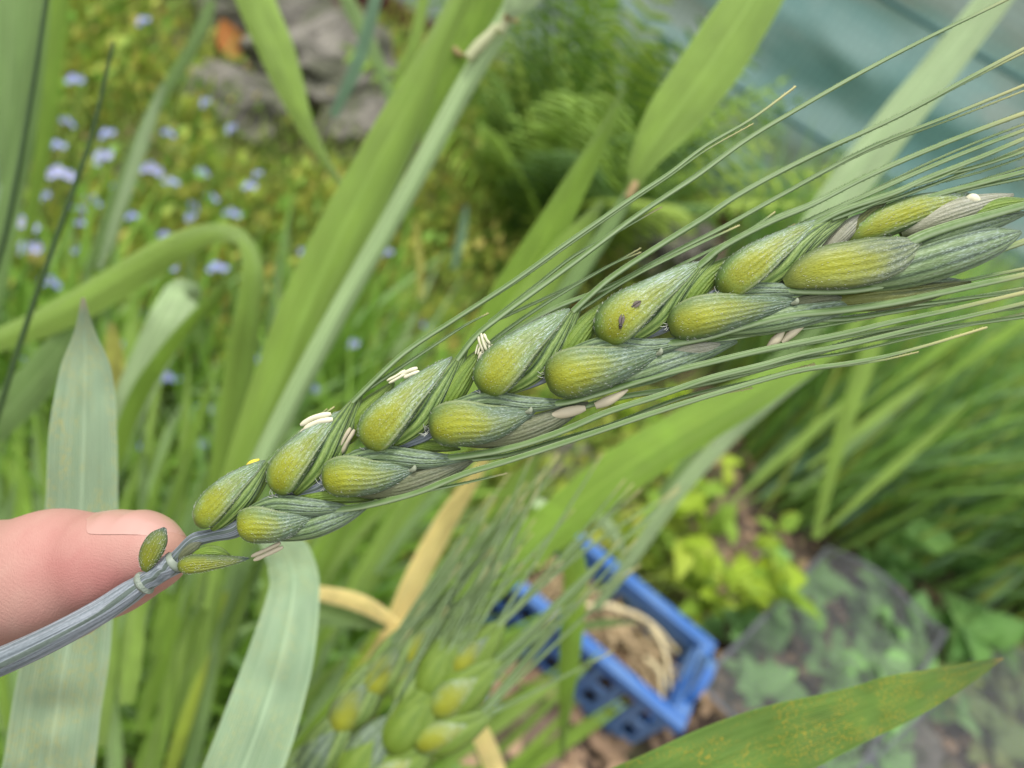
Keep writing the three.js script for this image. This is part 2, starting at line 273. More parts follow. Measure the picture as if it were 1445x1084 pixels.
leafyPlant('broadleaf_plant', 'green seedlings with broad leaves under the black mesh cover', 1155, 945, 240, 0.25, 0.085, 0.05, 0.018, [[0.19, 0.36, 0.11], [0.23, 0.42, 0.14]], 317);
leafyPlant('broadleaf_plant', 'dull green seedlings under the second mesh cover', 1390, 1030, 130, 0.2, 0.06, 0.07, 0.022, [[0.20, 0.28, 0.10], [0.24, 0.29, 0.10]], 321);

// ------------------------------------------------------------------ mesh covers, crate
function meshCover(label, quad, h) {
  const P = quad.map(([x, y]) => onGround(x, y, h)), mid = P[0].clone().add(P[2]).multiplyScalar(0.5), th = thing('mesh_cover', label, 'net', mid.clone().setY(h));
  const q = (u, v) => P[0].clone().multiplyScalar((1 - u) * (1 - v)).addScaledVector(P[1], u * (1 - v)).addScaledVector(P[2], u * v).addScaledVector(P[3], (1 - u) * v).add(V3(0, 0.012 * Math.sin(u * 5 + v * 3) + 0.010 * (fbm(u * 4, v * 4, 83, 2) - 0.5) - 0.02 * Math.sin(u * Math.PI) * Math.sin(v * Math.PI), 0)).sub(mid.clone().setY(h));
  const wire = mat({ color: lin(0.13, 0.13, 0.135), roughness: 0.4 }), rim = mat({ color: lin(0.085, 0.088, 0.095), roughness: 0.45 });
  const strands = (n, len, sw) => { const gs = []; for (let k = 1; k < n; k++) gs.push(gridGeo(1, 20, (u, v) => { const a = k / n + (u - 0.5) * 0.0011 / len, p = sw ? q(v, a) : q(a, v); return { p: p.add(V3(0, sw ? 0.0006 : 0, 0)) }; })); return mergeGeometries(gs); };
  const L1 = P[0].distanceTo(P[1]), L2 = P[0].distanceTo(P[3]);
  for (const [n, len, sw] of [[Math.round(L1 / 0.0062), L1, false], [Math.round(L2 / 0.0062), L2, true]]) tag(add('mesh', strands(n, len, sw), wire, th), null, null, null, 'stuff');
  for (let e = 0; e < 4; e++) add('edge_band', gridGeo(2, 20, (u, v) => { const w = 0.008 * u - 0.002, a = [q(v, w / L2), q(1 - w / L1, v), q(1 - v, 1 - w / L2), q(w / L1, 1 - v)][e]; return { p: a.add(V3(0, 0.002 + 0.0015 * Math.sin(u * 3.1), 0)) }; }), rim, th);
  return th;
}
meshCover('black fine mesh cover lying over green seedlings beside the crate', [[1168, 772], [1345, 888], [1185, 1120], [985, 962]], 0.105);
meshCover('second dark mesh cover in the corner, beyond the rusty leaf', [[1400, 905], [1600, 1010], [1440, 1250], [1225, 1075]], 0.1);
{
  const H = 0.12, A = onGround(715, 818, H), B = onGround(946, 1014, H), C0 = onGround(1000, 880, H);
  const ax = A.clone().sub(B), L = ax.length(); ax.normalize(); const ay = V3(-ax.z, 0, ax.x); if (ay.dot(C0.clone().sub(B)) < 0) ay.negate();
  const Wd = 0.12, o = B.clone().addScaledVector(ax, L / 2).addScaledVector(ay, Wd / 2).setY(0), th = thing('plastic_crate', 'blue plastic crate with soil and dry stalks standing on the ground', 'crate', o);
  th.rotation.y = Math.atan2(-ax.z, ax.x); th.updateMatrixWorld(true);
  const t = texture(256, 256, (u, v) => { const a = fbm(u * 6, v * 6, 91, 4); return mixc([0.018, 0.095, 0.31], [0.10, 0.18, 0.32], sm(0.42, 0.75, a)); }, { srgb: true });
  const blue = mat({ map: t, roughness: 0.42 });
  const wall = (len) => { // lattice wall with real openings
    const s = new THREE.Shape([new THREE.Vector2(-len / 2, 0), new THREE.Vector2(len / 2, 0), new THREE.Vector2(len / 2 + 0.006, H), new THREE.Vector2(-len / 2 - 0.006, H)]), n = Math.round(len / 0.03);
    for (let i = 0; i < n; i++) for (let j = 0; j < 2; j++) { const w = len / n, x = -len / 2 + (i + 0.2) * w, y = 0.03 + j * 0.042, hh = new THREE.Path([new THREE.Vector2(x, y), new THREE.Vector2(x, y + 0.03), new THREE.Vector2(x + w * 0.6, y + 0.03), new THREE.Vector2(x + w * 0.6, y)]); s.holes.push(hh); }
    return new THREE.ExtrudeGeometry(s, { depth: 0.004, bevelEnabled: true, bevelSize: 0.0008, bevelThickness: 0.0008, bevelSegments: 1 });
  };
  add('long_wall', wall(L).translate(0, 0, Wd / 2 - 0.004), blue, th); add('long_wall', wall(L).translate(0, 0, -Wd / 2), blue, th);
  for (const s of [-1, 1]) add('short_wall', wall(Wd - 0.012).rotateY(Math.PI / 2).translate(s * (L / 2 - 0.003) - 0.002, 0, 0), blue, th);
  const rim = []; const rb = (w, d, x, z) => rim.push(new THREE.BoxGeometry(w, 0.014, d).translate(x, H + 0.005, z));
  rb(L + 0.03, 0.018, 0, Wd / 2 + 0.003); rb(L + 0.03, 0.018, 0, -Wd / 2 - 0.003); rb(0.018, Wd - 0.013, L / 2 + 0.006, 0); rb(0.018, Wd - 0.013, -L / 2 - 0.006, 0);
  add('rim', mergeGeometries(rim), blue, th);
  const up = new THREE.Shape(); up.absarc(0, 0, 0.034, 0, Math.PI); const hole = new THREE.Path(); hole.absarc(0, 0, 0.02, 0, Math.PI); up.holes.push(hole);
  for (const s of [-1, 1]) add('handle', new THREE.ExtrudeGeometry(up, { depth: 0.010, bevelEnabled: true, bevelSize: 0.001, bevelThickness: 0.001 }).rotateY(Math.PI / 2).translate(s * (L / 2 + 0.006) - 0.005, H + 0.011, 0), blue, th);
  add('base', new THREE.BoxGeometry(L - 0.012, 0.006, Wd - 0.012).translate(0, 0.004, 0), blue, th);
  const soil = gridGeo(60, 30, (u, v) => { const x = (u - 0.5) * (L - 0.022), z = (0.5 - v) * (Wd - 0.022); return { p: V3(x, 0.068 + 0.03 * fbm(x * 30 + 9, z * 30 + 9, 93, 4), z), u: x * 3, v: z * 3 }; });
  const sm_ = add('potting_soil', soil, mat({ map: soilTex, bumpMap: soilBump, bumpScale: 0.004, roughness: 0.95, color: lin(1.15, 0.85, 0.6) })); sm_.position.copy(th.position); sm_.rotation.copy(th.rotation); tag(sm_, 'brown potting soil filling the blue crate', 'soil');
  const r = rngOf(401), straw = mat({ color: lin(0.56, 0.47, 0.27), roughness: 0.7 });
  const W = (x, y, z) => th.localToWorld(V3(x, y, z));
  const stalks = [[0.0, 0.03, -0.11, 0.045], [-0.05, 0.05, -0.12, -0.01], [-0.075, 0.0, -0.115, -0.03], [0.05, -0.03, -0.03, 0.04], [0.09, 0.03, 0.02, -0.01]];
  const how = ['longest pale dry stalk lying in the crate', 'pale dry stalk crossing the longest one in the crate', 'short pale stalk at the near end of the crate', 'thin pale stalk in the middle of the crate soil', 'thin pale stalk at the far end of the crate'];
  stalks.forEach(([a, b, c, d], i) => { const g = tubeGeo([W(a, 0.103, b), W((a + c) / 2, 0.108 + 0.006 * r(), (b + d) / 2 + 0.006), W(c, 0.10, d)], [0.0028, 0.0034, 0.0022], 8, 14); tag(add('dry_stalk', g, straw), how[i], 'stalk', 'dry stalks lying in the crate'); });
  scatter('straw', new THREE.CylinderGeometry(0.0012, 0.0012, 0.05, 5), mat({ roughness: 0.8 }), 150, (q) => { q.position.copy(W((r() - 0.5) * (L - 0.05), 0.092 + 0.012 * r(), (r() - 0.5) * (Wd - 0.05))); q.rotation.set(1.57 + (r() - 0.5) * 0.4, r() * 6.28, 0, 'YXZ'); q.scale.setScalar(0.5 + r()); return true; }, (c) => { const k = 0.5 + r() * 0.7; c.setRGB(0.38 * k, 0.28 * k, 0.15 * k); }, 'loose straw on the crate soil');
}
{ // a blue-green net bag crumpled on the ground at left, and the fallen orange leaves
  const m = mat({ color: lin(0.06, 0.16, 0.22), roughness: 0.55 }), spots = [[225, 500, 0.09, 'crumpled blue green plastic sheet behind the pale bent leaf'], [290, 560, 0.06, 'small blue plastic scrap between the left wheat leaves'], [480, 590, 0.07, 'blue plastic scrap on the ground behind the lower spikelets']];
  spots.forEach(([px, py, s, label], i) => { const p = onGround(px, py, 0.03); const g = gridGeo(24, 24, (u, v) => ({ p: V3((u - 0.5) * 2.2 * s, 0.05 * (fbm(u * 4 + i * 7, v * 4, 97, 4) - 0.3) * (s / 0.06), (0.5 - v) * 2 * s) })); const t = add('plastic_sheet', g, m); t.position.copy(p); t.rotation.y = i * 1.3; tag(t, label, 'plastic sheet'); });
  const om = tintM({ color: lin(0.55, 0.22, 0.06), roughness: 0.7 });
  [[332, 85, 0.085, 'large orange fallen leaf beside the grey stones'], [352, 125, 0.05, 'smaller orange leaf just below the large one'], [370, 145, 0.04, 'orange brown leaf scrap at the edge of the ground cover'], [805, 430, 0.05, 'orange leaf showing behind the ear and its awns']].forEach(([px, py, s, label], i) => { const p = onGround(px, py, 0.05); const t = add('fallen_leaf', ovate(s, s * 0.36, { droop: -0.2, cup: 0.5, nu: 8, nv: 12 }), om); t.position.copy(p); t.rotation.set(-0.9, 0.7 + i, 0.4, 'YXZ'); tag(t, label, 'leaf'); });
}
{ // small blue flowers
  const petal = ovate(0.0062, 0.0034, { cup: 0.2, droop: 0.1, nu: 4, nv: 5 }), pm = [tintM({ color: lin(0.34, 0.40, 0.74) }), tintM({ color: lin(0.46, 0.49, 0.78) })], ym = mat({ color: lin(0.6, 0.5, 0.15) }), sm1 = tintM({ color: lin(0.14, 0.24, 0.05) }), r = rngOf(501);
  const list = [[200, 28], [288, 143], [95, 170], [324, 180], [149, 187], [237, 186], [79, 203], [142, 220, 1], [82, 242, 1], [212, 236, 1], [286, 241], [362, 245], [351, 261], [132, 281], [111, 293], [115, 314], [186, 304], [275, 289], [267, 305], [298, 277], [326, 299], [30, 314, 1], [37, 348, 1], [112, 353], [232, 330], [235, 375], [432, 355], [547, 355], [71, 396], [103, 110], [407, 415], [605, 460], [370, 503], [236, 532], [284, 575], [343, 636], [289, 625], [190, 630], [15, 683], [440, 545], [497, 484], [177, 483], [30, 510], [695, 988], [230, 790], [305, 376], [240, 255], [170, 262], [60, 275]];
  const proto = new THREE.Group();
  for (let n = 0; n < 3; n++) {
    const ox = [0, 0.0085, -0.006][n], oy = [0, -0.003, -0.007][n];
    for (let k = 0; k < 5; k++) { const p = new THREE.Mesh(petal, pm[0]); p.name = 'petal'; p.position.set(ox, oy, 0.001 * n); p.rotation.set(-1.25 + 0.2 * n, k * 1.2566 + n, 0, 'YXZ'); proto.add(p); }
    const eye = new THREE.Mesh(new THREE.SphereGeometry(0.0015, 8, 6), ym); eye.name = 'centre'; eye.position.set(ox, oy, 0.001 * n); proto.add(eye);
  }
  const st = new THREE.Mesh(tubeGeo([V3(0, 0, 0), V3(0.004, -0.08, 0.003), V3(0, -0.17, 0)], [0.0007, 0.0009], 5, 8), sm1); st.name = 'stem'; proto.add(st);
  const clump = new THREE.Group();
  const where = (x, y) => y < 200 ? 'high in the flower patch' : y < 262 ? 'in the middle flower patch' : y < 340 ? 'low in the flower patch' : y < 470 ? 'near the arched leaf' : 'among the wheat stems';
  list.forEach(([px, py, big]) => {
    const p = onGround(px, py, 0.15 + 0.06 * r()), o = proto.clone(); o.name = numbered('blue_flower'); o.position.copy(p);
    const q = camera.position.clone().sub(p); o.rotation.set(0.2 + 0.5 * r(), Math.atan2(q.x, q.z), 0, 'YXZ'); o.rotation.z = (r() - 0.5) * 2.2; o.scale.setScalar(big ? 1.5 : 0.75 + 0.45 * r());
    if (big) o.children.forEach((c) => { if (c.name === 'petal') c.material = pm[1]; });
    scene.add(o); tag(o, (big ? 'larger' : 'small') + ' pale blue flower cluster ' + where(px, py), 'flower', 'pale blue flowers of the ground cover');
  });
}

// ------------------------------------------------------------------ wheat plants round the ear: blades and sheaths
function wheatPlant(label, parts, group) {
  const f = parts[0].pts[0], th = thing('wheat_plant', label, 'wheat plant', at(f[0], f[1], f[2] ?? parts[0].d), group);
  for (const q of parts) {
    const d = q.d, pts = q.pts.map(([x, y, k]) => [x, y, k ?? d]);
    if (q.stem) add(q.stem === true ? 'stem' : q.stem, local(tubeGeo(pts.map((p) => at(...p)), q.w.map((w, i) => w * pts[Math.min(i, pts.length - 1)][2] / F), 10, 40), th), q.m, th);
    else add('leaf', local(bladeGeo(pts, q.w, q), th), q.m, th);
  }
  return th;
}
const M = LEAF;
const sheathM = leafMat(bladeTex([0.22, 0.33, 0.12], [0.34, 0.45, 0.22], { seed: 25 }), { transmission: 0.1 });
const collarM = mat({ color: lin(0.50, 0.52, 0.28), roughness: 0.6, transmission: 0.3 }), auricleM = mat({ color: lin(0.28, 0.20, 0.08), roughness: 0.7 });
wheatPlant('pale grey green wheat leaf standing upright behind the thumb', [{ d: 0.155, pts: [[62, 1130], [74, 1050], [84, 980], [99, 890], [114, 720], [119, 600], [121, 520], [119, 465], [117, 420]], w: [58, 56, 55, 52, 45, 41, 31, 12, 2], m: M.glaucous, fold: 0.12, wave: 0.22, turn: 0.15 }]);
wheatPlant('grey green wheat leaf bending over at its top, below the lowest spikelets', [{ pts: [[322, 1140, 0.16], [364, 1030, 0.165], [390, 950, 0.17], [408, 875, 0.175], [415, 825, 0.182], [410, 792, 0.195], [398, 770, 0.215], [385, 745, 0.24], [380, 700, 0.27]], w: [53, 52, 47, 40, 34, 31, 27, 20, 4], m: M.glaucousBent, fold: 0.18, wave: 0.2 }]);
wheatPlant('dark green leaf with rusty yellow specks and a dry pointed tip', [{ d: 0.135, pts: [[860, 1150], [990, 1092], [1100, 1047], [1180, 1018], [1228, 1000], [1270, 985], [1330, 963], [1380, 943], [1416, 929]], w: [50, 52, 47, 38, 33, 30, 20, 10, 1], m: M.rusty, fold: 0.2, wave: 0.3, turn: -0.2, twist: 0.35 }]);
wheatPlant('two tall wheat shoots with broad blade and pale sheath above the ear', [
  { d: 0.27, pts: [[310, 780], [362, 620], [402, 515], [440, 420], [490, 312], [545, 208], [600, 105], [650, 0], [690, -90], [730, -190]], w: [26, 34, 38, 40, 38, 33, 26, 18, 11, 1], m: M.bright, fold: 0.35, turn: 0.3, wave: 0.15 },
  { d: 0.262, stem: 'sheath', pts: [[350, 690], [385, 615], [440, 510], [500, 400], [558, 300], [605, 215], [660, 115], [718, 20], [770, -70]], w: [14, 14, 15, 15, 15, 15, 15, 14, 13], m: sheathM },
  { d: 0.275, stem: 'sheath', pts: [[470, 430], [530, 300], [585, 180], [640, 70], [690, -40]], w: [12, 13, 13, 13, 12], m: sheathM },
  { d: 0.25, pts: [[715, 20], [735, -5], [765, -50], [800, -110]], w: [10, 22, 30, 34], m: M.pale, fold: 0.3 },
  { d: 0.27, pts: [[600, 200], [640, 95], [672, 30], [700, -50]], w: [10, 22, 24, 26], m: M.lush, turn: 0.3 },
  { d: 0.256, stem: 'collar', pts: [[660, 82], [676, 64], [690, 50], [702, 36]], w: [7, 8, 7, 5], m: collarM },
  { d: 0.255, stem: 'collar', pts: [[705, 45], [715, 28], [722, 14], [728, 2]], w: [6, 7, 7, 4], m: collarM },
  { d: 0.252, stem: 'auricle', pts: [[712, 22], [722, 26], [732, 32]], w: [4, 4, 1], m: auricleM },
  { d: 0.268, stem: 'auricle', pts: [[640, 68], [648, 76], [656, 78]], w: [4, 4, 2], m: auricleM },
]);
wheatPlant('wheat leaf arched like a hoop at left, its end hanging down', [{ pts: [[-60, 500, 0.33], [0, 478, 0.33], [90, 440, 0.325], [180, 388, 0.32], [250, 347, 0.31], [310, 328, 0.30], [345, 340, 0.29], [358, 380, 0.285], [352, 440, 0.285], [340, 520, 0.29], [325, 620, 0.295], [312, 720, 0.3]], w: [14, 18, 24, 25, 22, 15, 12, 16, 20, 22, 22, 20], m: M.bright, fold: 0.3, nv: 90, turn: 0.5 }]);
wheatPlant('wheat leaf hanging point down from the top edge over grey stones', [{ d: 0.32, pts: [[482, 262], [462, 232], [432, 180], [408, 120], [390, 70], [368, 20], [340, -50]], w: [4, 6, 12, 20, 25, 26, 25], m: M.bright, fold: 0.3 }]);
wheatPlant('broad bright leaf rising to the top edge with stem behind the awns', [
  { d: 0.25, pts: [[892, 268], [905, 232], [940, 175], [985, 115], [1030, 50], [1075, -20], [1130, -110], [1190, -230]], w: [7, 18, 34, 42, 42, 37, 24, 1], m: M.bright, fold: 0.25, turn: 0.15 },
  { d: 0.252, stem: 'sheath', pts: [[893, 266], [860, 320], [800, 410], [735, 500], [660, 620]], w: [8, 11, 13, 14, 15], m: M.mid },
  { d: 0.255, pts: [[640, 600], [715, 490], [765, 410], [805, 350], [850, 285]], w: [34, 34, 28, 22, 3], m: M.bright, fold: 0.2 },
  { d: 0.249, stem: 'collar', pts: [[886, 280], [893, 266], [898, 256]], w: [5, 6, 4], m: auricleM },
]);
wheatPlant('slender pointed wheat leaf before the fern', [{ d: 0.26, pts: [[650, 560], [705, 455], [752, 370], [790, 300], [830, 228], [860, 170], [881, 115]], w: [32, 34, 30, 22, 15, 9, 1], m: M.lush, fold: 0.25, turn: 0.2 }]);
wheatPlant('pale wheat leaf behind the awns in the upper corner', [{ d: 0.36, pts: [[1100, 420], [1150, 330], [1205, 250], [1270, 165], [1340, 80], [1410, -10], [1470, -90], [1560, -220]], w: [18, 24, 27, 27, 25, 22, 15, 1], m: M.pale, fold: 0.2 }, { d: 0.37, pts: [[1190, 280], [1230, 245], [1290, 170], [1330, 110]], w: [6, 12, 8, 1], m: M.mid }]);
wheatPlant('long bright leaf running diagonally beneath the ear', [{ pts: [[400, 1110, 0.24], [500, 995, 0.24], [600, 897, 0.245], [704, 804, 0.25], [775, 745, 0.255], [866, 672, 0.26], [960, 612, 0.265], [1060, 556, 0.27], [1140, 512, 0.28], [1230, 470, 0.29]], w: [28, 32, 33, 31, 31, 33, 32, 26, 16, 3], m: M.lush, fold: 0.34, nv: 70, turn: 0.1 }]);
wheatPlant('thin pale blade crossing the yellow green plant', [{ d: 0.4, pts: [[840, 860], [890, 790], [960, 690], [1030, 615], [1100, 555], [1180, 500]], w: [6, 9, 11, 11, 9, 3], m: M.pale }]);
wheatPlant('dead yellow wheat leaf with a straight stalk below the ear', [{ d: 0.30, pts: [[505, 960], [548, 900], [590, 810], [630, 735], [665, 680], [690, 640]], w: [7, 14, 17, 15, 10, 5], m: M.yellow, fold: 0.3 }, { d: 0.31, pts: [[500, 990], [555, 900], [580, 850], [596, 830]], w: [8, 13, 12, 4], m: M.yellow }]);
wheatPlant('half yellow leaf curling between bent leaf and second ear', [{ d: 0.29, pts: [[420, 830], [455, 838], [500, 848], [540, 868], [575, 895]], w: [6, 10, 12, 10, 5], m: M.yellow, fold: 0.3 }, { d: 0.293, pts: [[420, 860], [460, 865], [510, 875], [545, 885]], w: [10, 17, 12, 5], m: M.mid, fold: 0.3 }]);
wheatPlant('dead yellow leaf end at the bottom edge right of the second ear', [{ d: 0.30, pts: [[712, 1140], [700, 1090], [680, 1040], [655, 1000], [635, 975]], w: [13, 14, 14, 11, 6], m: M.yellow }]);
wheatPlant('green leaf hanging straight down before the blue crate', [{ d: 0.34, pts: [[792, 1072], [797, 1010], [803, 940], [808, 870], [812, 810], [803, 772], [780, 740], [740, 720]], w: [2, 8, 14, 17, 17, 16, 12, 8], m: M.lush, fold: 0.25 }, { d: 0.38, pts: [[800, 890], [850, 880], [900, 879]], w: [4, 6, 1], m: M.mid }]);
wheatPlant('pale rounded leaf end behind the second ear awns', [{ d: 0.45, pts: [[640, 830], [690, 770], [740, 728], [785, 735], [810, 760]], w: [20, 30, 28, 16, 5], m: M.pale, fold: 0.4 }, { d: 0.5, pts: [[830, 715], [860, 745], [880, 780]], w: [6, 9, 4], m: M.pale }]);
wheatPlant('pale flat topped bent leaf above the blue plastic at left', [{ pts: [[130, 700, 0.36], [165, 610, 0.36], [205, 520, 0.36], [240, 450, 0.365], [258, 418, 0.38], [262, 430, 0.41]], w: [16, 21, 25, 27, 25, 20], m: M.pale, turn: 0.2 }, { d: 0.35, pts: [[150, 680], [195, 560], [240, 490], [300, 420], [345, 362]], w: [10, 12, 10, 7, 2], m: M.lush }]);
wheatPlant('short yellowing leaf beside the upright grey green leaf', [{ d: 0.38, pts: [[175, 580], [166, 530], [160, 490], [157, 455]], w: [8, 10, 11, 4], m: M.yellowGreen }]);
wheatPlant('shaded wheat leaf slanting across the left edge', [{ d: 0.33, pts: [[-40, 620], [20, 570], [80, 500], [120, 450], [160, 400]], w: [26, 26, 22, 15, 6], m: M.mid, fold: 0.2 }]);
wheatPlant('dark blurred wheat leaves close to the top left corner', [{ d: 0.55, pts: [[-20, 470], [5, 330], [25, 200], [42, 80], [55, -60], [75, -240]], w: [10, 14, 18, 18, 15, 1], m: M.mid, fold: 0.25 }, { d: 0.5, pts: [[0, 260], [8, 150], [14, 40], [16, -60], [24, -230]], w: [3, 13, 17, 18, 1], m: M.mid }, { d: 0.5, pts: [[-30, 330], [-8, 210], [-2, 100], [0, -40], [6, -200]], w: [12, 16, 18, 16, 1], m: M.glaucousBent }, { d: 0.6, pts: [[40, 330], [62, 200], [74, 90], [90, -40], [112, -180]], w: [6, 10, 12, 10, 1], m: M.lush }, { d: 0.6, pts: [[-30, 420], [25, 250], [60, 110], [85, -40], [110, -170]], w: [7, 10, 12, 10, 1], m: M.dark }]);
wheatPlant('thin dark grass stem leaning at the far left', [{ d: 0.2, stem: true, pts: [[-20, 640], [20, 510], [60, 390], [95, 290], [125, 205], [160, 60]], w: [4, 4, 3.5, 3.5, 3, 2], m: M.dark }]);
wheatPlant('second thin dark stem beside the left edge', [{ d: 0.2, stem: true, pts: [[-40, 480], [0, 360], [22, 260], [45, 130], [70, -30]], w: [4, 4, 4, 3.5, 3], m: M.dark }]);
wheatPlant('pale blurred blade leaning through the blue flowers', [{ d: 0.6, pts: [[118, 400], [150, 310], [185, 220], [220, 150], [275, 60], [300, 0]], w: [4, 6, 7, 8, 8, 7], m: M.mid }, { d: 0.52, pts: [[140, 380], [168, 300], [205, 190], [230, 120]], w: [4, 7, 8, 3], m: M.pale }]);
wheatPlant('thin blade beside the hanging leaf before the stones', [{ d: 0.5, pts: [[470, 165], [500, 100], [520, 40], [535, -30]], w: [6, 9, 9, 8], m: M.teal }, { d: 0.55, pts: [[560, 110], [585, 60], [600, -20]], w: [8, 9, 8], m: M.bright }, { d: 0.55, pts: [[555, 150], [530, 80], [505, 30], [480, -20]], w: [6, 9, 10, 10], m: M.mid }]);
wheatPlant('two thin pale blades standing before the fern foot', [{ d: 0.9, pts: [[640, 380], [652, 330], [658, 290]], w: [4, 6, 2], m: M.teal }, { d: 0.7, pts: [[594, 420], [592, 370], [585, 310]], w: [4, 5, 1.5], m: M.yellowGreen }]);
wheatPlant('yellow green blade standing out from the wheat stand', [{ d: 0.75, pts: [[1150, 760], [1180, 640], [1212, 540], [1250, 450], [1290, 400]], w: [5, 9, 12, 12, 6], m: M.bright }]);
wheatPlant('straight pale blade beside the long diagonal leaf tip', [{ d: 0.45, pts: [[930, 700], [1010, 600], [1090, 520], [1180, 440]], w: [5, 10, 12, 5], m: M.mid }]);
wheatPlant('deep green leaf standing behind the second ear awns', [{ d: 0.3, pts: [[545, 990], [600, 890], [650, 815], [700, 752], [760, 690]], w: [16, 27, 30, 24, 4], m: M.lush, fold: 0.3 }, { d: 0.33, pts: [[640, 860], [690, 760], [730, 690], [760, 640]], w: [10, 16, 16, 4], m: M.bright }]);
{ // the thicket of wheat at lower left: single plants with a few blades each
  const r = rngOf(607), ms = [M.lush, M.bright, M.mid, M.lush, M.lime, M.bright, M.mid];
  const seeds = [[-20, 900, .34], [30, 1000, .38], [20, 780, .42], [60, 700, .5], [185, 900, .3], [215, 1000, .33], [150, 1060, .4], [200, 720, .42], [245, 820, .36], [290, 900, .42], [255, 1010, .36], [235, 640, .5], [300, 740, .38], [330, 840, .45], [350, 690, .42], [290, 1060, .3], [400, 690, .36], [455, 760, .36], [470, 900, .4], [520, 760, .42], [430, 1010, .34], [480, 700, .5], [560, 720, .5], [600, 930, .42], [640, 1040, .5], [700, 930, .5], [740, 1000, .55], [760, 1060, .6], [640, 700, .5], [10, 620, .55], [90, 1000, .45], [190, 800, .5], [270, 720, .5], [310, 980, .5], [270, 880, .5], [350, 1060, .45], [420, 900, .5], [540, 860, .55], [520, 980, .5], [580, 660, .6], [380, 760, .5], [430, 660, .55], [100, 640, .6], [170, 500, .7]];
  const zone = (x, y) => (x < 130 ? 'left of the upright grey leaf' : x < 260 ? 'below the thumb and stem' : x < 400 ? (y > 800 ? 'left of the bent grey leaf' : 'under the first spikelets') : x < 540 ? 'between grey and yellow leaves' : 'under the long diagonal leaf');
  seeds.forEach(([px, py, d]) => {
    const vx = px - 102, vy = py - 1560, L = Math.hypot(vx, vy), ux = vx / L, uy = vy / L, parts = [], n = 3 + (r() < 0.5);
    for (let k = 0; k < n; k++) {
      const len = 170 + 150 * r(), bend = (r() - 0.35) * 70, w = (5 + 9 * r() * r() + 2 * r()) * (0.34 / d) ** 0.3, ox = (r() - 0.5) * 70, dd = d * (0.95 + 0.1 * r()), pts = [], ws = [];
      for (let j = 0; j <= 5; j++) { const s = j / 5, a = (s - 0.55) * len; pts.push([px + ox + ux * a - uy * bend * (s * s - 0.3), py + uy * a + ux * bend * (s * s - 0.3), dd * (1 + 0.1 * s)]); ws.push(w * [0.8, 1, 1.08, 1, 0.72, 0.06][j]); }
      parts.push({ pts, w: ws, m: ms[Math.floor(r() * ms.length)], fold: 0.25, turn: (r() - 0.5) * 1.2, nv: 28 });
    }
    const tone = ['deep green', 'light green', 'bright green', 'grass green', 'yellow green', 'fresh green', 'grey green'][ms.indexOf(parts[0].m)], say = `${tone} ${d > 0.42 ? 'thin far' : parts[0].w[1] > 16 ? 'wide' : 'narrow'} wheat ${n > 1 ? 'blades' : 'blade'} ${zone(px, py)}`;
    wheatPlant(say, parts, 'blurred wheat plants behind the ear');
  });
  const q = rngOf(611);
  for (let i = 0; i < 16; i++) {                             // nearer blades of the stand on the right
    const px = 1120 + 330 * q(), py = 470 + 190 * q(), d = 0.9 + 0.5 * q(), a = Math.atan2(-(py - 1560), px - 102) + (q() - 0.5) * 0.2, L = 210 + 150 * q();
    const pts = []; for (let j = 0; j < 5; j++) { const s = j / 4 - 0.5; pts.push([px + Math.cos(a) * L * s, py - Math.sin(a) * L * s + 14 * (s * s) * (q() - 0.3), d]); }
    const say = `${['grey green', 'light green', 'blue green', 'deep green'][i % 4]} ${py < 570 ? 'tall' : 'short'} blade at the front of the wheat stand`; wheatPlant(say, [{ pts, w: [2, 5, 7, 6, 0.8], m: [M.mid, M.bright, M.teal, M.lush][i % 4], turn: (q() - 0.5), nv: 20 }], 'blurred single blades of the wheat stand');
  }
}

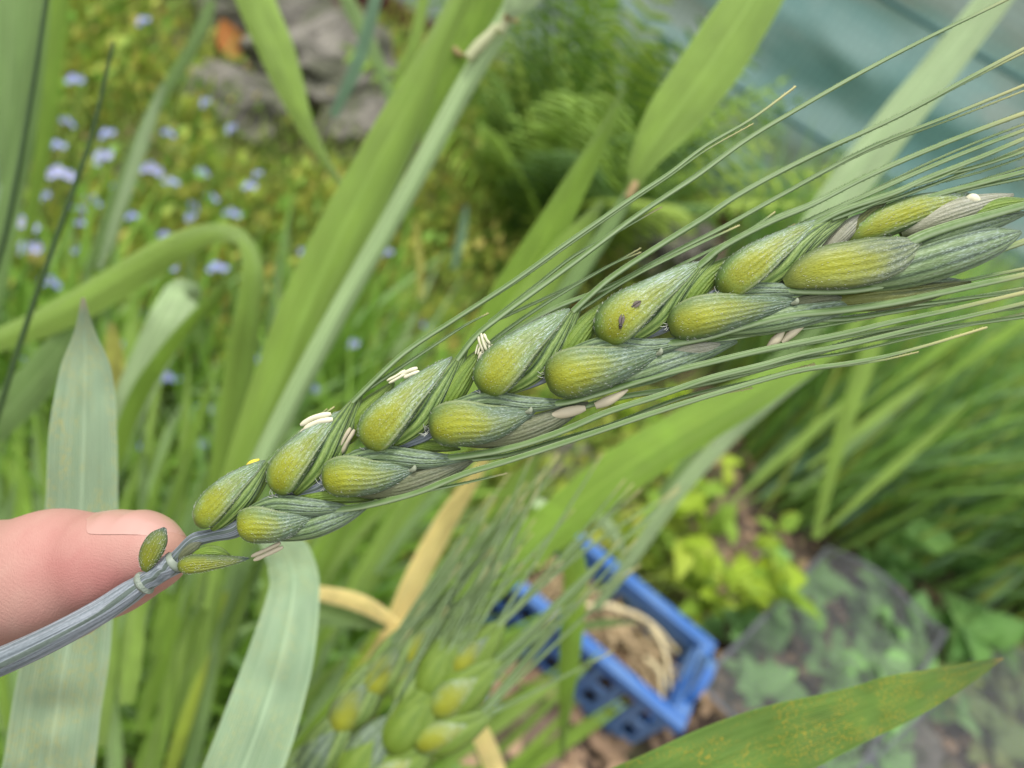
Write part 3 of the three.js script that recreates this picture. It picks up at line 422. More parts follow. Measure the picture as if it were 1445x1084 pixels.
// ------------------------------------------------------------------ the hand that holds the stem: one smooth surface
const Z0 = 0.095;                                            // distance of the ear
const E3 = (x, y, z = 0) => at(x, y, Z0 - z * Z0 / F);       // ear space: photograph pixels, z towards the viewer in the same unit
const PX = Z0 / F;
{
  const J = (x, y, z) => V3((x - CX) * PX, -(y - CY) * PX, z * PX - Z0);   // straight pixel-sized units, camera axes
  const bones = [], bone = (pts) => { for (let i = 0; i + 1 < pts.length; i++) bones.push([J(...pts[i]), J(...pts[i + 1]), pts[i][3] * PX, pts[i + 1][3] * PX]); };
  bone([[188, 800, -64, 46], [158, 803, -78, 60], [100, 820, -94, 76], [0, 846, -122, 101], [-140, 880, -150, 108], [-330, 960, -200, 112], [-620, 1120, -300, 135]]);       // thumb
  bone([[-140, 1010, 62, 58], [-270, 1030, 110, 66], [-420, 960, 130, 78], [-640, 880, 40, 86], [-900, 1010, -120, 105]]);       // forefinger, outside the frame
  bone([[-330, 1140, 40, 66], [-470, 1110, 110, 74], [-640, 1020, 110, 84], [-900, 1100, -100, 105]]);
  bone([[-400, 1230, 20, 64], [-530, 1210, 90, 72], [-700, 1130, 90, 80], [-930, 1200, -110, 100]]);
  bone([[-480, 1310, 0, 54], [-600, 1300, 60, 60], [-760, 1240, 60, 68], [-960, 1300, -120, 90]]);
  bone([[-760, 1200, -260, 170], [-1060, 1180, -220, 210]]); bone([[-900, 1010, -120, 120], [-1150, 1180, -200, 200]]); bone([[-960, 1300, -120, 110], [-1150, 1240, -200, 200]]); bone([[-1100, 1200, -220, 205], [-1500, 1400, -260, 230]]);
  const k = 0.0022;
  const sdf = (x, y, z) => {
    let d = 1;
    for (const [a, b, ra, rb] of bones) {
      const bx = b.x - a.x, by = b.y - a.y, bz = b.z - a.z, t = Math.min(1, Math.max(0, ((x - a.x) * bx + (y - a.y) * by + (z - a.z) * bz) / (bx * bx + by * by + bz * bz)));
      const e = Math.hypot(x - a.x - bx * t, y - a.y - by * t, z - a.z - bz * t) - (ra + (rb - ra) * t);
      const h = Math.max(k - Math.abs(d - e), 0) / k; d = Math.min(d, e) - h * h * k * 0.25;
    }
    return d;
  };
  const mesh = (lo, hi, c) => {                              // surface nets
    const n = [0, 1, 2].map((i) => Math.ceil((hi[i] - lo[i]) / c)), N = (n[0] + 1) * (n[1] + 1) * (n[2] + 1), f = new Float32Array(N), id = (i, j, l) => (l * (n[1] + 1) + j) * (n[0] + 1) + i;
    for (let l = 0; l <= n[2]; l++) for (let j = 0; j <= n[1]; j++) for (let i = 0; i <= n[0]; i++) f[id(i, j, l)] = sdf(lo[0] + i * c, lo[1] + j * c, lo[2] + l * c);
    const cell = new Int32Array(N).fill(-1), pos = [], idx = [];
    for (let l = 0; l < n[2]; l++) for (let j = 0; j < n[1]; j++) for (let i = 0; i < n[0]; i++) {
      let s = [0, 0, 0], m = 0;
      for (let e = 0; e < 12; e++) {
        const ax = e >> 2, o = [0, 0, 0], q = [(ax + 1) % 3, (ax + 2) % 3]; o[q[0]] = e & 1; o[q[1]] = (e >> 1) & 1;
        const a = f[id(i + o[0], j + o[1], l + o[2])], p = [...o]; p[ax] = 1; const b = f[id(i + p[0], j + p[1], l + p[2])];
        if ((a < 0) !== (b < 0)) { const t = a / (a - b); o[ax] = t; s[0] += o[0]; s[1] += o[1]; s[2] += o[2]; m++; }
      }
      if (m) { cell[id(i, j, l)] = pos.length / 3; pos.push(lo[0] + (i + s[0] / m) * c, lo[1] + (j + s[1] / m) * c, lo[2] + (l + s[2] / m) * c); }
    }
    const quad = (a, b, c2, d, flip) => { if (a < 0 || b < 0 || c2 < 0 || d < 0) return; if (flip) idx.push(a, c2, b, a, d, c2); else idx.push(a, b, c2, a, c2, d); };
    for (let l = 1; l < n[2]; l++) for (let j = 1; j < n[1]; j++) for (let i = 1; i < n[0]; i++) {
      const a = f[id(i, j, l)];
      let b = f[id(i + 1, j, l)]; if ((a < 0) !== (b < 0)) quad(cell[id(i, j - 1, l - 1)], cell[id(i, j, l - 1)], cell[id(i, j, l)], cell[id(i, j - 1, l)], a >= 0);
      b = f[id(i, j + 1, l)]; if ((a < 0) !== (b < 0)) quad(cell[id(i - 1, j, l - 1)], cell[id(i - 1, j, l)], cell[id(i, j, l)], cell[id(i, j, l - 1)], a >= 0);
      b = f[id(i, j, l + 1)]; if ((a < 0) !== (b < 0)) quad(cell[id(i - 1, j - 1, l)], cell[id(i, j - 1, l)], cell[id(i, j, l)], cell[id(i - 1, j, l)], a >= 0);
    }
    return [pos, idx];
  };
  const lo = J(-1440, 1560, -470), hi = J(290, 640, 230);
  const [pos, idx] = mesh([lo.x, lo.y, lo.z], [hi.x, hi.y, hi.z], 0.00135);
  const nor = [], col = [], uv = [], P = V3(0, 0, 0);
  for (let i = 0; i < pos.length; i += 3) {
    for (let it = 0; it < 2; it++) {                         // pull the vertex onto the surface
      const [x, y, z] = [pos[i], pos[i + 1], pos[i + 2]], e = 2e-4, d = sdf(x, y, z); P.set(sdf(x + e, y, z) - sdf(x - e, y, z), sdf(x, y + e, z) - sdf(x, y - e, z), sdf(x, y, z + e) - sdf(x, y, z - e)).normalize();
      pos[i] -= P.x * d * 0.8; pos[i + 1] -= P.y * d * 0.8; pos[i + 2] -= P.z * d * 0.8;
    }
    nor.push(P.x, P.y, P.z);
    const px = pos[i] / PX + CX, py = -pos[i + 1] / PX + CY;
    const ang = Math.atan2(P.y, P.z); uv.push(px / 140, ang * 0.75);
    const n = 0.6 * fbm(px * 0.012 + 40, py * 0.014 + 40, 701, 4) + 0.4 * fbm(px * 0.06 + 40, py * 0.06 + 40, 703, 3), blush = Math.exp(-(((px - 125) / 90) ** 2 + ((py - 820) / 45) ** 2)) + 0.5 * Math.exp(-(((px - 30) / 60) ** 2 + ((py - 780) / 40) ** 2));
    let c = mixc([0.40, 0.225, 0.18], [0.35, 0.145, 0.125], Math.min(1, 0.8 * blush + 1.1 * (n - 0.4))); c = mixc(c, [0.38, 0.21, 0.15], 0.7 * sm(185, 235, px));
    col.push(...c);
  }
  const g = new THREE.BufferGeometry(); g.setAttribute('position', new THREE.Float32BufferAttribute(pos, 3)); g.setAttribute('normal', new THREE.Float32BufferAttribute(nor, 3)); g.setAttribute('color', new THREE.Float32BufferAttribute(col, 3)); g.setAttribute('uv', new THREE.Float32BufferAttribute(uv, 2)); g.setIndex(idx);
  g.applyMatrix4(camera.matrixWorld);
  const skinBump = texture(512, 512, (u, v) => { const w = u + 0.03 * fbm(u * 6, v * 6, 711, 3), ridge = 0.5 + 0.5 * Math.sin((v + 0.12 * Math.sin(w * 6.28)) * 6.28 * 18); return 0.10 * ridge + 0.5 * vnoise(u * 110, v * 70, 713) + 0.3 * fbm(u * 30, v * 20, 715, 3); });
  const skin = mat({ vertexColors: true, roughness: 0.48, bumpMap: skinBump, bumpScale: 0.00006, specularIntensity: 0.45, sheen: 0.25, sheenColor: lin(0.6, 0.3, 0.25), sheenRoughness: 0.6, side: THREE.FrontSide });
  const th = thing('person', 'bare thumb and hand holding the grey stem at the left edge', 'person', at(-120, 900, 0.105));
  add('hand', local(g, th), skin, th);
  // thumbnail: a curved plate on the far upper side of the thumb tip
  const A = J(100, 820, -94), B = J(226, 797, -60), ax = B.clone().sub(A), Ln = ax.length(); ax.normalize();
  const n0 = V3(0, 1, 0); n0.addScaledVector(ax, -n0.dot(ax)).normalize(); const s0 = V3().crossVectors(ax, n0).normalize(); if (s0.z < 0) s0.negate();
  const reach = (s, a) => { const o = A.clone().addScaledVector(ax, Ln * s), dr = n0.clone().multiplyScalar(Math.cos(a)).addScaledVector(s0, Math.sin(a)); let l = 0, h = 0.012; for (let q = 0; q < 22; q++) { const m = (l + h) / 2; if (sdf(o.x + dr.x * m, o.y + dr.y * m, o.z + dr.z * m) < 0) l = m; else h = m; } return l; };
  const plate = (lift) => (u, v) => {
    const a = -1.25 + u * (1.25 + 0.80 - 0.25 * (v - 0.5) ** 2 - 0.35 * sm(0.25, 0, v)), s = v * (1.0 - 0.1 * (u * 2 - 1) ** 2) , R = reach(s, a) + lift * PX * (0.3 + 0.7 * sm(0, 0.2, v)) * (1 - 0.75 * sm(0.75, 1, u)) * (1 - 1.5 * sm(0.75, 1, v));
    return { p: A.clone().addScaledVector(ax, Ln * s).addScaledVector(n0, Math.cos(a) * R).addScaledVector(s0, Math.sin(a) * R) };
  };
  const nailG = mergeGeometries([gridGeo(30, 30, plate(3.2)), gridGeo(30, 30, plate(0.2))]).applyMatrix4(camera.matrixWorld);
  add('nail', local(nailG, th), mat({ color: lin(0.42, 0.235, 0.19), roughness: 0.32, clearcoat: 0.35, clearcoatRoughness: 0.25 }), th);
}

// ------------------------------------------------------------------ materials of the ear
function huskTex(o) {
  const { seed = 1, yellow = 0, yTop = 0.5, base = [0.16, 0.21, 0.09], edge = [0.3, 0.34, 0.16], nerve = [0.05, 0.09, 0.035], bloom = [0.30, 0.35, 0.29], stripes = 11, dark = 0.6, tip, pale = 0.35, bloomAmt = 0.6, nFrom = 0.2, darkTip = 0.3, keelU } = o;
  const str = Array.from({ length: 64 }, (_, i) => 0.35 + 0.65 * hash(i, seed, 7));
  return texture(512, 512, (u, v) => {
    const f = fbm(u * 9, v * 7, seed, 4), uu = u + 0.022 * (vnoise(u * 13, v * 1.5, seed + 2, 13) - 0.5) + 0.01 * (vnoise(u * 8, v * 6, seed + 3, 8) - 0.5), fine = vnoise(u * 250, v * 110, seed + 5), fine2 = vnoise(u * 90, v * 34, seed + 6);
    let c = base;
    const ph = uu * stripes * 2, st = 0.5 + 0.5 * Math.cos(ph * 2 * Math.PI), sk = str[((Math.round(ph) % 64) + 64) % 64], on = sm(nFrom, nFrom + 0.45, v);
    c = mixc(c, edge, pale * (1 - st) ** 2 * (0.3 + 0.7 * on) * (0.4 + 0.9 * fine2));
    c = mixc(c, nerve, Math.min(1, dark * st ** 2.2 * sk * on * (0.7 + 0.8 * f)));
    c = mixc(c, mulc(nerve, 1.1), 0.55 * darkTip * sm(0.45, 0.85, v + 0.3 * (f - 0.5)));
    c = mixc(c, bloom, Math.min(1, bloomAmt * sm(0.05, 0.8, v) * (1.1 * sm(0.5, 0.85, fine * 0.6 + fine2 * 0.4) + 0.5 * f)));
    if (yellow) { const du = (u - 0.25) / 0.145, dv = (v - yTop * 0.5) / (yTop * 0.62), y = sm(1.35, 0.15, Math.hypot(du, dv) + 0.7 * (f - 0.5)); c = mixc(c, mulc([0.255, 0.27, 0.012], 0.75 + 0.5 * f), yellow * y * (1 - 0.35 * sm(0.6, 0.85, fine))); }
    if (keelU) { const far = keelU < 0.25 ? sm(keelU + 0.01, keelU - 0.03, u) : sm(keelU - 0.01, keelU + 0.03, u); c = mixc(c, mixc(nerve, edge, (0.5 + 0.5 * Math.cos(uu * 34 * Math.PI)) ** 2 * 0.7), 0.75 * far * sm(0.1, 0.4, v)); c = mixc(c, edge, 0.75 * Math.exp(-(((u - keelU - 0.004 * Math.sin(v * 9)) / 0.011) ** 2)) * sm(0.05, 0.25, v)); }
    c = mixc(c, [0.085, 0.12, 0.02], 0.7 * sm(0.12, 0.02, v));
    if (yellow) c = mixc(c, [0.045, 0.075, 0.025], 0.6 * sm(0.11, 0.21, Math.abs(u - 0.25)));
    if (tip) c = mixc(c, tip, sm(0.86, 1, v));
    return mulc(c, 0.8 + 0.36 * fine);
  }, { srgb: true });
}
const huskBump = texture(384, 512, (u, v) => 0.5 + 0.24 * Math.cos(u * 22 * Math.PI * 2) * sm(0.12, 0.5, v) + 0.30 * (vnoise(u * 170, v * 60, 801) - 0.5) + 0.2 * (fbm(u * 20, v * 12, 803, 3) - 0.5));
const huskM = (map, o = {}) => mat({ map, bumpMap: huskBump, bumpScale: 0.00014, roughness: 0.46, specularIntensity: 0.55, sheen: 0.22, sheenColor: lin(0.8, 0.85, 0.85), sheenRoughness: 0.4, ...o });
const H = {
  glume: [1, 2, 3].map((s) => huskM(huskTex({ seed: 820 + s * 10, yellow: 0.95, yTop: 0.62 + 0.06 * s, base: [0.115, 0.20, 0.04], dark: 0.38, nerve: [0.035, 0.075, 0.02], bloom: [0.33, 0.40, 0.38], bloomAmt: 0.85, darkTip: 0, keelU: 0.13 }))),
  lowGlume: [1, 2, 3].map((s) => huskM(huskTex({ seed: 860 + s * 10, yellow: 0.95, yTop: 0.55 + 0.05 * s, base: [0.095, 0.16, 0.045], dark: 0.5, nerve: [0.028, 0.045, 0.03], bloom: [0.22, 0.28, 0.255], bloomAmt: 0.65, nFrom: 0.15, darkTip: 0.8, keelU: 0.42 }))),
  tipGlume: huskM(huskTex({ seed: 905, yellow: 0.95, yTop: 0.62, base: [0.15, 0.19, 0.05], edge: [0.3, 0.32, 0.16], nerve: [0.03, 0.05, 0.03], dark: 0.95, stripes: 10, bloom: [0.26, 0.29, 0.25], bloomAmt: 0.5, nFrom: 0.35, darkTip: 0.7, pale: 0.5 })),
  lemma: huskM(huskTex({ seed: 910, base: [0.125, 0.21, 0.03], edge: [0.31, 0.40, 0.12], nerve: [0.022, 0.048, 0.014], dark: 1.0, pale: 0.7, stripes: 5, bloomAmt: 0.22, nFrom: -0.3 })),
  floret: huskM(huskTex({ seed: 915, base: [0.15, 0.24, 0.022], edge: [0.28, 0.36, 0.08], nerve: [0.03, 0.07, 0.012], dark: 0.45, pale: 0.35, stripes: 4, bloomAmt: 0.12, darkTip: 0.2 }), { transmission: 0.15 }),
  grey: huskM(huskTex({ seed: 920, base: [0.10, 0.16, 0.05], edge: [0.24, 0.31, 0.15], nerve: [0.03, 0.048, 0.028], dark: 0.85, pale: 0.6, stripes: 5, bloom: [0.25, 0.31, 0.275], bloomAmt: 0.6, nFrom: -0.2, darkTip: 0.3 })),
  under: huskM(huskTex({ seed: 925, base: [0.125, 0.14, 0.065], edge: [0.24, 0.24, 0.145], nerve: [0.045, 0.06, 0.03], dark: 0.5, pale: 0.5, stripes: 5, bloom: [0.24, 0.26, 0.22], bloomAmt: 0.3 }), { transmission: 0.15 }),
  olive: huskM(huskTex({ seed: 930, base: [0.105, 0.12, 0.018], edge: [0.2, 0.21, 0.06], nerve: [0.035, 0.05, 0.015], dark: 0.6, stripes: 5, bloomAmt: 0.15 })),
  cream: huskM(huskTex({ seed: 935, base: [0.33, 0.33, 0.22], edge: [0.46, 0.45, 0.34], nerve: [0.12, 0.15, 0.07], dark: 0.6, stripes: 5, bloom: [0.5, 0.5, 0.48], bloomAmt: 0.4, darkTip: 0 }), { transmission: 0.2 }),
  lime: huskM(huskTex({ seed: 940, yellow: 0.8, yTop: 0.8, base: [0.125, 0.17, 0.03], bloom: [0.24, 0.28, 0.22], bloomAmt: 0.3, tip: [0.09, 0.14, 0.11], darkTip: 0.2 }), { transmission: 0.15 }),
};
const awnTex = texture(64, 256, (u, v) => { const s = 0.5 + 0.5 * Math.cos(u * Math.PI * 6), n = fbm(u * 6, v * 40, 951, 3); let c = mixc([0.10, 0.165, 0.045], [0.34, 0.43, 0.24], 0.85 * s * s + 0.25 * (n - 0.5)); return mixc(c, [0.42, 0.38, 0.16], 0.8 * sm(0.86, 1, v)); }, { srgb: true });
const awnM = mat({ map: awnTex, roughness: 0.42, specularIntensity: 0.6, sheen: 0.2, sheenColor: lin(0.8, 0.85, 0.8), sheenRoughness: 0.5 });
const hairM = mat({ color: lin(0.62, 0.64, 0.55), roughness: 0.5, transmission: 0.3 });
const antherM = mat({ color: lin(0.62, 0.59, 0.41), roughness: 0.6 }), antherOldM = mat({ color: lin(0.42, 0.37, 0.25), roughness: 0.65 });
const toothM = mat({ color: lin(0.27, 0.30, 0.20), roughness: 0.5, transmission: 0.15 });
const stemTex = texture(256, 512, (u, v) => { const w = u + 0.012 * Math.sin(v * 14), r1 = vnoise(w * 26, v * 2.2, 961, 26), r2 = vnoise(w * 70, v * 7, 963, 70), n = vnoise(u * 120, v * 150, 965); let c = mixc([0.12, 0.145, 0.155], [0.29, 0.315, 0.34], sm(0.2, 0.8, r1 * 0.6 + r2 * 0.4)); c = mixc(c, [0.045, 0.07, 0.04], 0.8 * sm(0.62, 0.8, r1)); return mulc(c, 0.85 + 0.3 * n); }, { srgb: true });
const stemBump = texture(256, 256, (u, v) => vnoise(u * 26, v * 1.6, 961, 26) * 0.7 + 0.3 * vnoise(u * 70, v * 10, 967, 70));
const stemM = mat({ map: stemTex, bumpMap: stemBump, bumpScale: 0.00025, roughness: 0.42, specularIntensity: 0.6, sheen: 0.3, sheenColor: lin(0.8, 0.85, 0.95), sheenRoughness: 0.4 });

// ------------------------------------------------------------------ husks, awns, hairs
const GW = [[0, 0.34], [0.05, 0.60], [0.14, 0.84], [0.29, 0.98], [0.45, 0.97], [0.62, 0.84], [0.8, 0.58], [0.93, 0.29], [1, 0.05]];
const LW = [[0, 0.4], [0.15, 0.8], [0.4, 1.1], [0.65, 1.0], [0.85, 0.6], [1, 0.14]];
function huskGeo(pts, w, { map = E3, shape = GW, thick = 0.8, back = 0.45, keel = 0.0, keelAt = 0.6, roll = 0, k = 1, nu = 28, nv = 44, wave = 0.03, seed = 1 } = {}) {
  const c = curve(pts.map((p) => map(...p))), fr = [], view = camera.getWorldDirection(V3(0, 0, 0)).negate();
  for (let j = 0; j <= nv; j++) { const s = j / nv, p = c.getPoint(s), t = c.getTangent(s), side = V3().crossVectors(view, t).normalize(), n = V3().crossVectors(t, side).normalize(); fr.push({ p, side, n, w: prof(shape, s) * w * PX * k }); }
  return gridGeo(nu, nv, (u, v) => {
    const f = fr[Math.round(v * nv)], a = u * Math.PI * 2 + roll, cs = Math.cos(a), sn = Math.sin(a);
    const kd = (((u * Math.PI * 2 - keelAt * Math.PI * 2 + Math.PI * 3) % (Math.PI * 2)) - Math.PI), kk = 1 + keel * Math.exp(-((kd / 0.28) ** 2)) + wave * (vnoise(u * 6, v * 5, seed, 6) - 0.5);
    return { p: f.p.clone().addScaledVector(f.side, -f.w * cs * kk).addScaledVector(f.n, f.w * sn * (sn > 0 ? thick : back) * kk) };
  }, true);
}
function awnGeo(pts, r0, r1, { map = E3, k = 1, seed = 1, barbs = true } = {}) {
  const wp = pts.map((p) => map(...p)), c = curve(wp), gs = [tubeGeo(wp, [r0 * PX * k, (r0 * 0.75 + r1 * 0.25) * PX * k, (r0 + r1) / 2 * PX * k, r1 * PX * k], 9, 64)];
  if (barbs) {
    const r = rngOf(seed * 77 + 5), L = c.getLength(), n = Math.floor(L / (4.2 * PX * k)), pos = [], uv = [], idx = [], vw = camera.getWorldDirection(V3(0, 0, 0));
    for (let i = 2; i < n; i++) {
      const s = i / n, p = c.getPointAt(s), t = c.getTangentAt(s), sd = V3().crossVectors(t, vw).normalize().multiplyScalar(r() < 0.7 ? 1 : -1).addScaledVector(vw, (r() - 0.5) * 0.8).normalize(), rr = (r0 + (r1 - r0) * s) * PX * k, b = pos.length / 3, q = V3().crossVectors(t, sd).multiplyScalar(0.5 * PX * k);
      const a = p.clone().addScaledVector(sd, rr * 0.8), tip = a.clone().addScaledVector(t, (3.0 + r()) * PX * k).addScaledVector(sd, (1.5 + 1.3 * r()) * PX * k), a2 = a.clone().addScaledVector(t, 1.7 * PX * k);
      for (const e of [a.clone().add(q), a.clone().sub(q), a2, tip]) { pos.push(e.x, e.y, e.z); uv.push(0.5, s); } idx.push(b, b + 1, b + 3, b + 1, b + 2, b + 3, b + 2, b, b + 3);
    }
    const g = new THREE.BufferGeometry(); g.setAttribute('position', new THREE.Float32BufferAttribute(pos, 3)); g.setAttribute('uv', new THREE.Float32BufferAttribute(uv, 2)); g.setIndex(idx); g.computeVertexNormals(); gs.push(g);
  }
  return mergeGeometries(gs);
}
function hairTuft(x, y, n, len, seed, spread = 7) {
  const r = rngOf(seed), gs = [];
  for (let i = 0; i < n; i++) { const a = r() * 6.28, L = len * (0.5 + 0.6 * r()), ox = (r() - 0.5) * spread, oy = (r() - 0.5) * spread; gs.push(tubeGeo([E3(x + ox, y + oy, 8), E3(x + ox + Math.cos(a) * L * 0.5, y + oy + Math.sin(a) * L * 0.5, 14), E3(x + ox + Math.cos(a + 0.4) * L, y + oy + Math.sin(a + 0.4) * L, 16)], [0.75 * PX, 0.3 * PX], 4, 4)); }
  return mergeGeometries(gs);
}

// ------------------------------------------------------------------ the wheat ear
const ear = thing('wheat_ear', 'green bearded wheat ear in sharp focus, held by its grey stem', 'wheat ear', E3(205, 822, 0));
const pt = (n, g, m, p = ear) => { const o = add(n, local(g, p), m, p); if (n === 'fine_hair') o.userData.kind = 'stuff'; return o; };
const EW = (pts) => pts.map((p) => E3(...p));
pt('stem', tubeGeo(EW([[-420, 1075, 6], [-200, 1010, 3], [-60, 958, 0], [0, 934, 0], [70, 902, 0], [140, 864, 0], [180, 838, 0], [203, 823, 0]]), [19, 19.5, 20, 20, 19, 18, 17, 14].map((x) => x * PX), 28, 70), stemM);
pt('stem_joint', tubeGeo(EW([[199, 827, 0], [204, 823, 0], [209, 820, 0]]), [13.2, 17.8, 13.2].map((x) => x * PX), 24, 12), mat({ color: lin(0.17, 0.20, 0.155), roughness: 0.5, bumpMap: stemBump, bumpScale: 0.0002 }));
pt('rachis', tubeGeo(EW([[206, 821, 0], [228, 806, 0], [246, 794, 0]]), [14, 15, 17].map((x) => x * PX), 24, 24), stemM);
pt('rachis', tubeGeo(EW([[243, 797, 0], [258, 778, -3], [276, 762, -4], [298, 756, -4], [335, 746, -2], [352, 728, -2], [378, 712, -2], [412, 700, -3], [455, 686, -2], [476, 662, -3], [505, 645, -2], [552, 632, -3], [606, 610, -2], [640, 580, -3], [680, 558, -2], [725, 548, -3], [774, 528, -2], [810, 505, -3], [850, 486, -2], [895, 476, -3], [944, 458, -2], [985, 430, -4], [1020, 412, -3], [1108, 396, -4], [1180, 366, -14]]), [13, 10, 11, 10, 12, 9, 11, 8, 11, 8, 11, 8, 10, 8, 10, 8, 10, 8, 9, 8, 9, 7, 8, 6, 4].map((x) => x * PX), 16, 240, 0.7), stemM);
pt('rachis_collar', tubeGeo(EW([[240, 800, 0], [247, 793, 0], [252, 788, 0]]), [13.5, 16.6, 12].map((x) => x * PX), 20, 10), mat({ color: lin(0.17, 0.20, 0.15), roughness: 0.5 }));

function fuzz(g, n, seed) {                                    // short hairs lying forward on a husk
  const r = rngOf(seed * 31 + 7), P = g.attributes.position, N = g.attributes.normal, nu = 29, rows = P.count / nu, pos = [], idx = [], view = camera.getWorldDirection(V3(0, 0, 0));
  for (let i = 0; i < n; i++) {
    const j = 3 + Math.floor(r() * (rows - 5)), k = j * nu + Math.floor(r() * (nu - 1)), a = V3(P.getX(k), P.getY(k), P.getZ(k)), nn = V3(N.getX(k), N.getY(k), N.getZ(k)), t = V3(P.getX(k + nu), P.getY(k + nu), P.getZ(k + nu)).sub(a);
    a.addScaledVector(t, r()).addScaledVector(V3(P.getX(k + 1), P.getY(k + 1), P.getZ(k + 1)).sub(V3(P.getX(k), P.getY(k), P.getZ(k))), r()); t.normalize();
    if (nn.dot(view) > 0) nn.negate(); if (r() < 0.4 && Math.abs(nn.dot(view)) > 0.5) continue;
    const L = (2.2 + 2.6 * r()) * PX, w = V3().crossVectors(t, nn).normalize().multiplyScalar(0.32 * PX), tip = a.clone().addScaledVector(t, L * 0.8).addScaledVector(nn, L * 0.5).addScaledVector(w, (r() - 0.5) * 4), b = pos.length / 3;
    for (const e of [a.clone().add(w), a.clone().sub(w), a.clone().addScaledVector(nn, 0.4 * PX), tip]) pos.push(e.x, e.y, e.z); idx.push(b, b + 1, b + 3, b + 1, b + 2, b + 3, b + 2, b, b + 3);
  }
  const o = new THREE.BufferGeometry(); o.setAttribute('position', new THREE.Float32BufferAttribute(pos, 3)); o.setIndex(idx); o.computeVertexNormals(); return o;
}
function spikelet(label, base, parts) {
  const sp = new THREE.Group(); sp.name = 'spikelet'; ear.add(sp); sp.position.copy(ear.worldToLocal(E3(...base, 0))); if (label) sp.userData.label = label; ear.updateMatrixWorld(true);
  let sd = base[0];
  for (const q of parts) {
    sd += 13;
    if (q.awn) { const A = q.awn, span = A[A.length - 1][0] - A[0][0], r = rngOf(sd); if (span > 250) { const off = (r() < 0.5 ? -1 : 1) * (7 + 9 * r()); pt('awn', awnGeo((A[A.length - 1][0] < 1460 ? A.slice(0, -1) : A).map(([x, y, z], k) => { const s = k / (A.length - 1); return [x + 3 * r(), y + off * s * (0.6 + 0.5 * Math.sin(s * 4 + sd)) + (k ? 2 * r() - 1 : 0), z - 7 - 6 * s]; }), (q.r ?? 3.6) * 0.6, (q.r1 ?? 2.2) * 0.55, { seed: sd + 3 }), awnM, sp); } }
    if (q.awn) pt('awn', awnGeo(q.awn, (q.r ?? 3.6) * 1.04, (q.r1 ?? 2.2) * 0.95, { seed: sd }), awnM, sp);
    else { const g = huskGeo(q.p, q.w, { seed: sd, ...q }); if (q.n === 'glume' || q.m === H.glume[1]) pt('fine_hair', fuzz(g, 420, sd), hairM, sp); pt(q.n, g, q.m, sp); }
  }
  return sp;
}
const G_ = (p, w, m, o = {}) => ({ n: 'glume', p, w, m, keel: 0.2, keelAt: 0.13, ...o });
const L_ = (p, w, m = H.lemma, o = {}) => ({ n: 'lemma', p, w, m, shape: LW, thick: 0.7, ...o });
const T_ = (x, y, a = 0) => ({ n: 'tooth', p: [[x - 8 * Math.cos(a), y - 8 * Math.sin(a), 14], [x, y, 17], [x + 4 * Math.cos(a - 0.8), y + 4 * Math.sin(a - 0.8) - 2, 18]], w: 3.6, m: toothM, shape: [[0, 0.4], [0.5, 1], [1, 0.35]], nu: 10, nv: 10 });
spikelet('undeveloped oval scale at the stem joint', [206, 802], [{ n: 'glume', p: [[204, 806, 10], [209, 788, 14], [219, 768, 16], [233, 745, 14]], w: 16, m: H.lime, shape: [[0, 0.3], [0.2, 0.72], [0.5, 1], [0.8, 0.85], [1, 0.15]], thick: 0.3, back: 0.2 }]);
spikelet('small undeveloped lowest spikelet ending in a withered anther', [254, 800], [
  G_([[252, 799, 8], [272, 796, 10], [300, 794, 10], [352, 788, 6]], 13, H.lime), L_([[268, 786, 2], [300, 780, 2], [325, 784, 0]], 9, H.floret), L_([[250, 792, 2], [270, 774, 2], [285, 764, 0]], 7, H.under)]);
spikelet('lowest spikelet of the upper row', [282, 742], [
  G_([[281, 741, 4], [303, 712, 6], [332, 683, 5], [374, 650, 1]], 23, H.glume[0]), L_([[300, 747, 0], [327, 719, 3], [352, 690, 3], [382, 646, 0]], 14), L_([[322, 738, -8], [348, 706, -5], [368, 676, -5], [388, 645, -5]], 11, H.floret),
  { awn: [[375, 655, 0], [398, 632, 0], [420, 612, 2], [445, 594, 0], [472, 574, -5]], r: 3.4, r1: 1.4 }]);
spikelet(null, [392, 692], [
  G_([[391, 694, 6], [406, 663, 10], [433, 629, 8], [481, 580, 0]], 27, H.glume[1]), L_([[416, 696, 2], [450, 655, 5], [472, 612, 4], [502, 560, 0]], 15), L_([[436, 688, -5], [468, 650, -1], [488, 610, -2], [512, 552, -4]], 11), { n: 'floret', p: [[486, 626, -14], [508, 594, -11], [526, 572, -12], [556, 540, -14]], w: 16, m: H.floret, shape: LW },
  { awn: [[497, 568, 0], [530, 535, 3], [572, 497, 5], [640, 452, 8], [720, 400, 12], [800, 343, 15], [888, 282, 18], [945, 244, 18], [994, 207, 18], [1062, 167, 16], [1123, 122, 12]], r: 3.9, r1: 1.6 }, { awn: [[515, 552, -4], [560, 522, -6], [610, 489, -8], [660, 457, -12], [690, 442, -14]], r: 2.8, r1: 1.1 }, { awn: [[366, 664, -8], [410, 622, -10], [440, 596, -12], [462, 577, -12]], r: 2.4, r1: 1.2 }]);
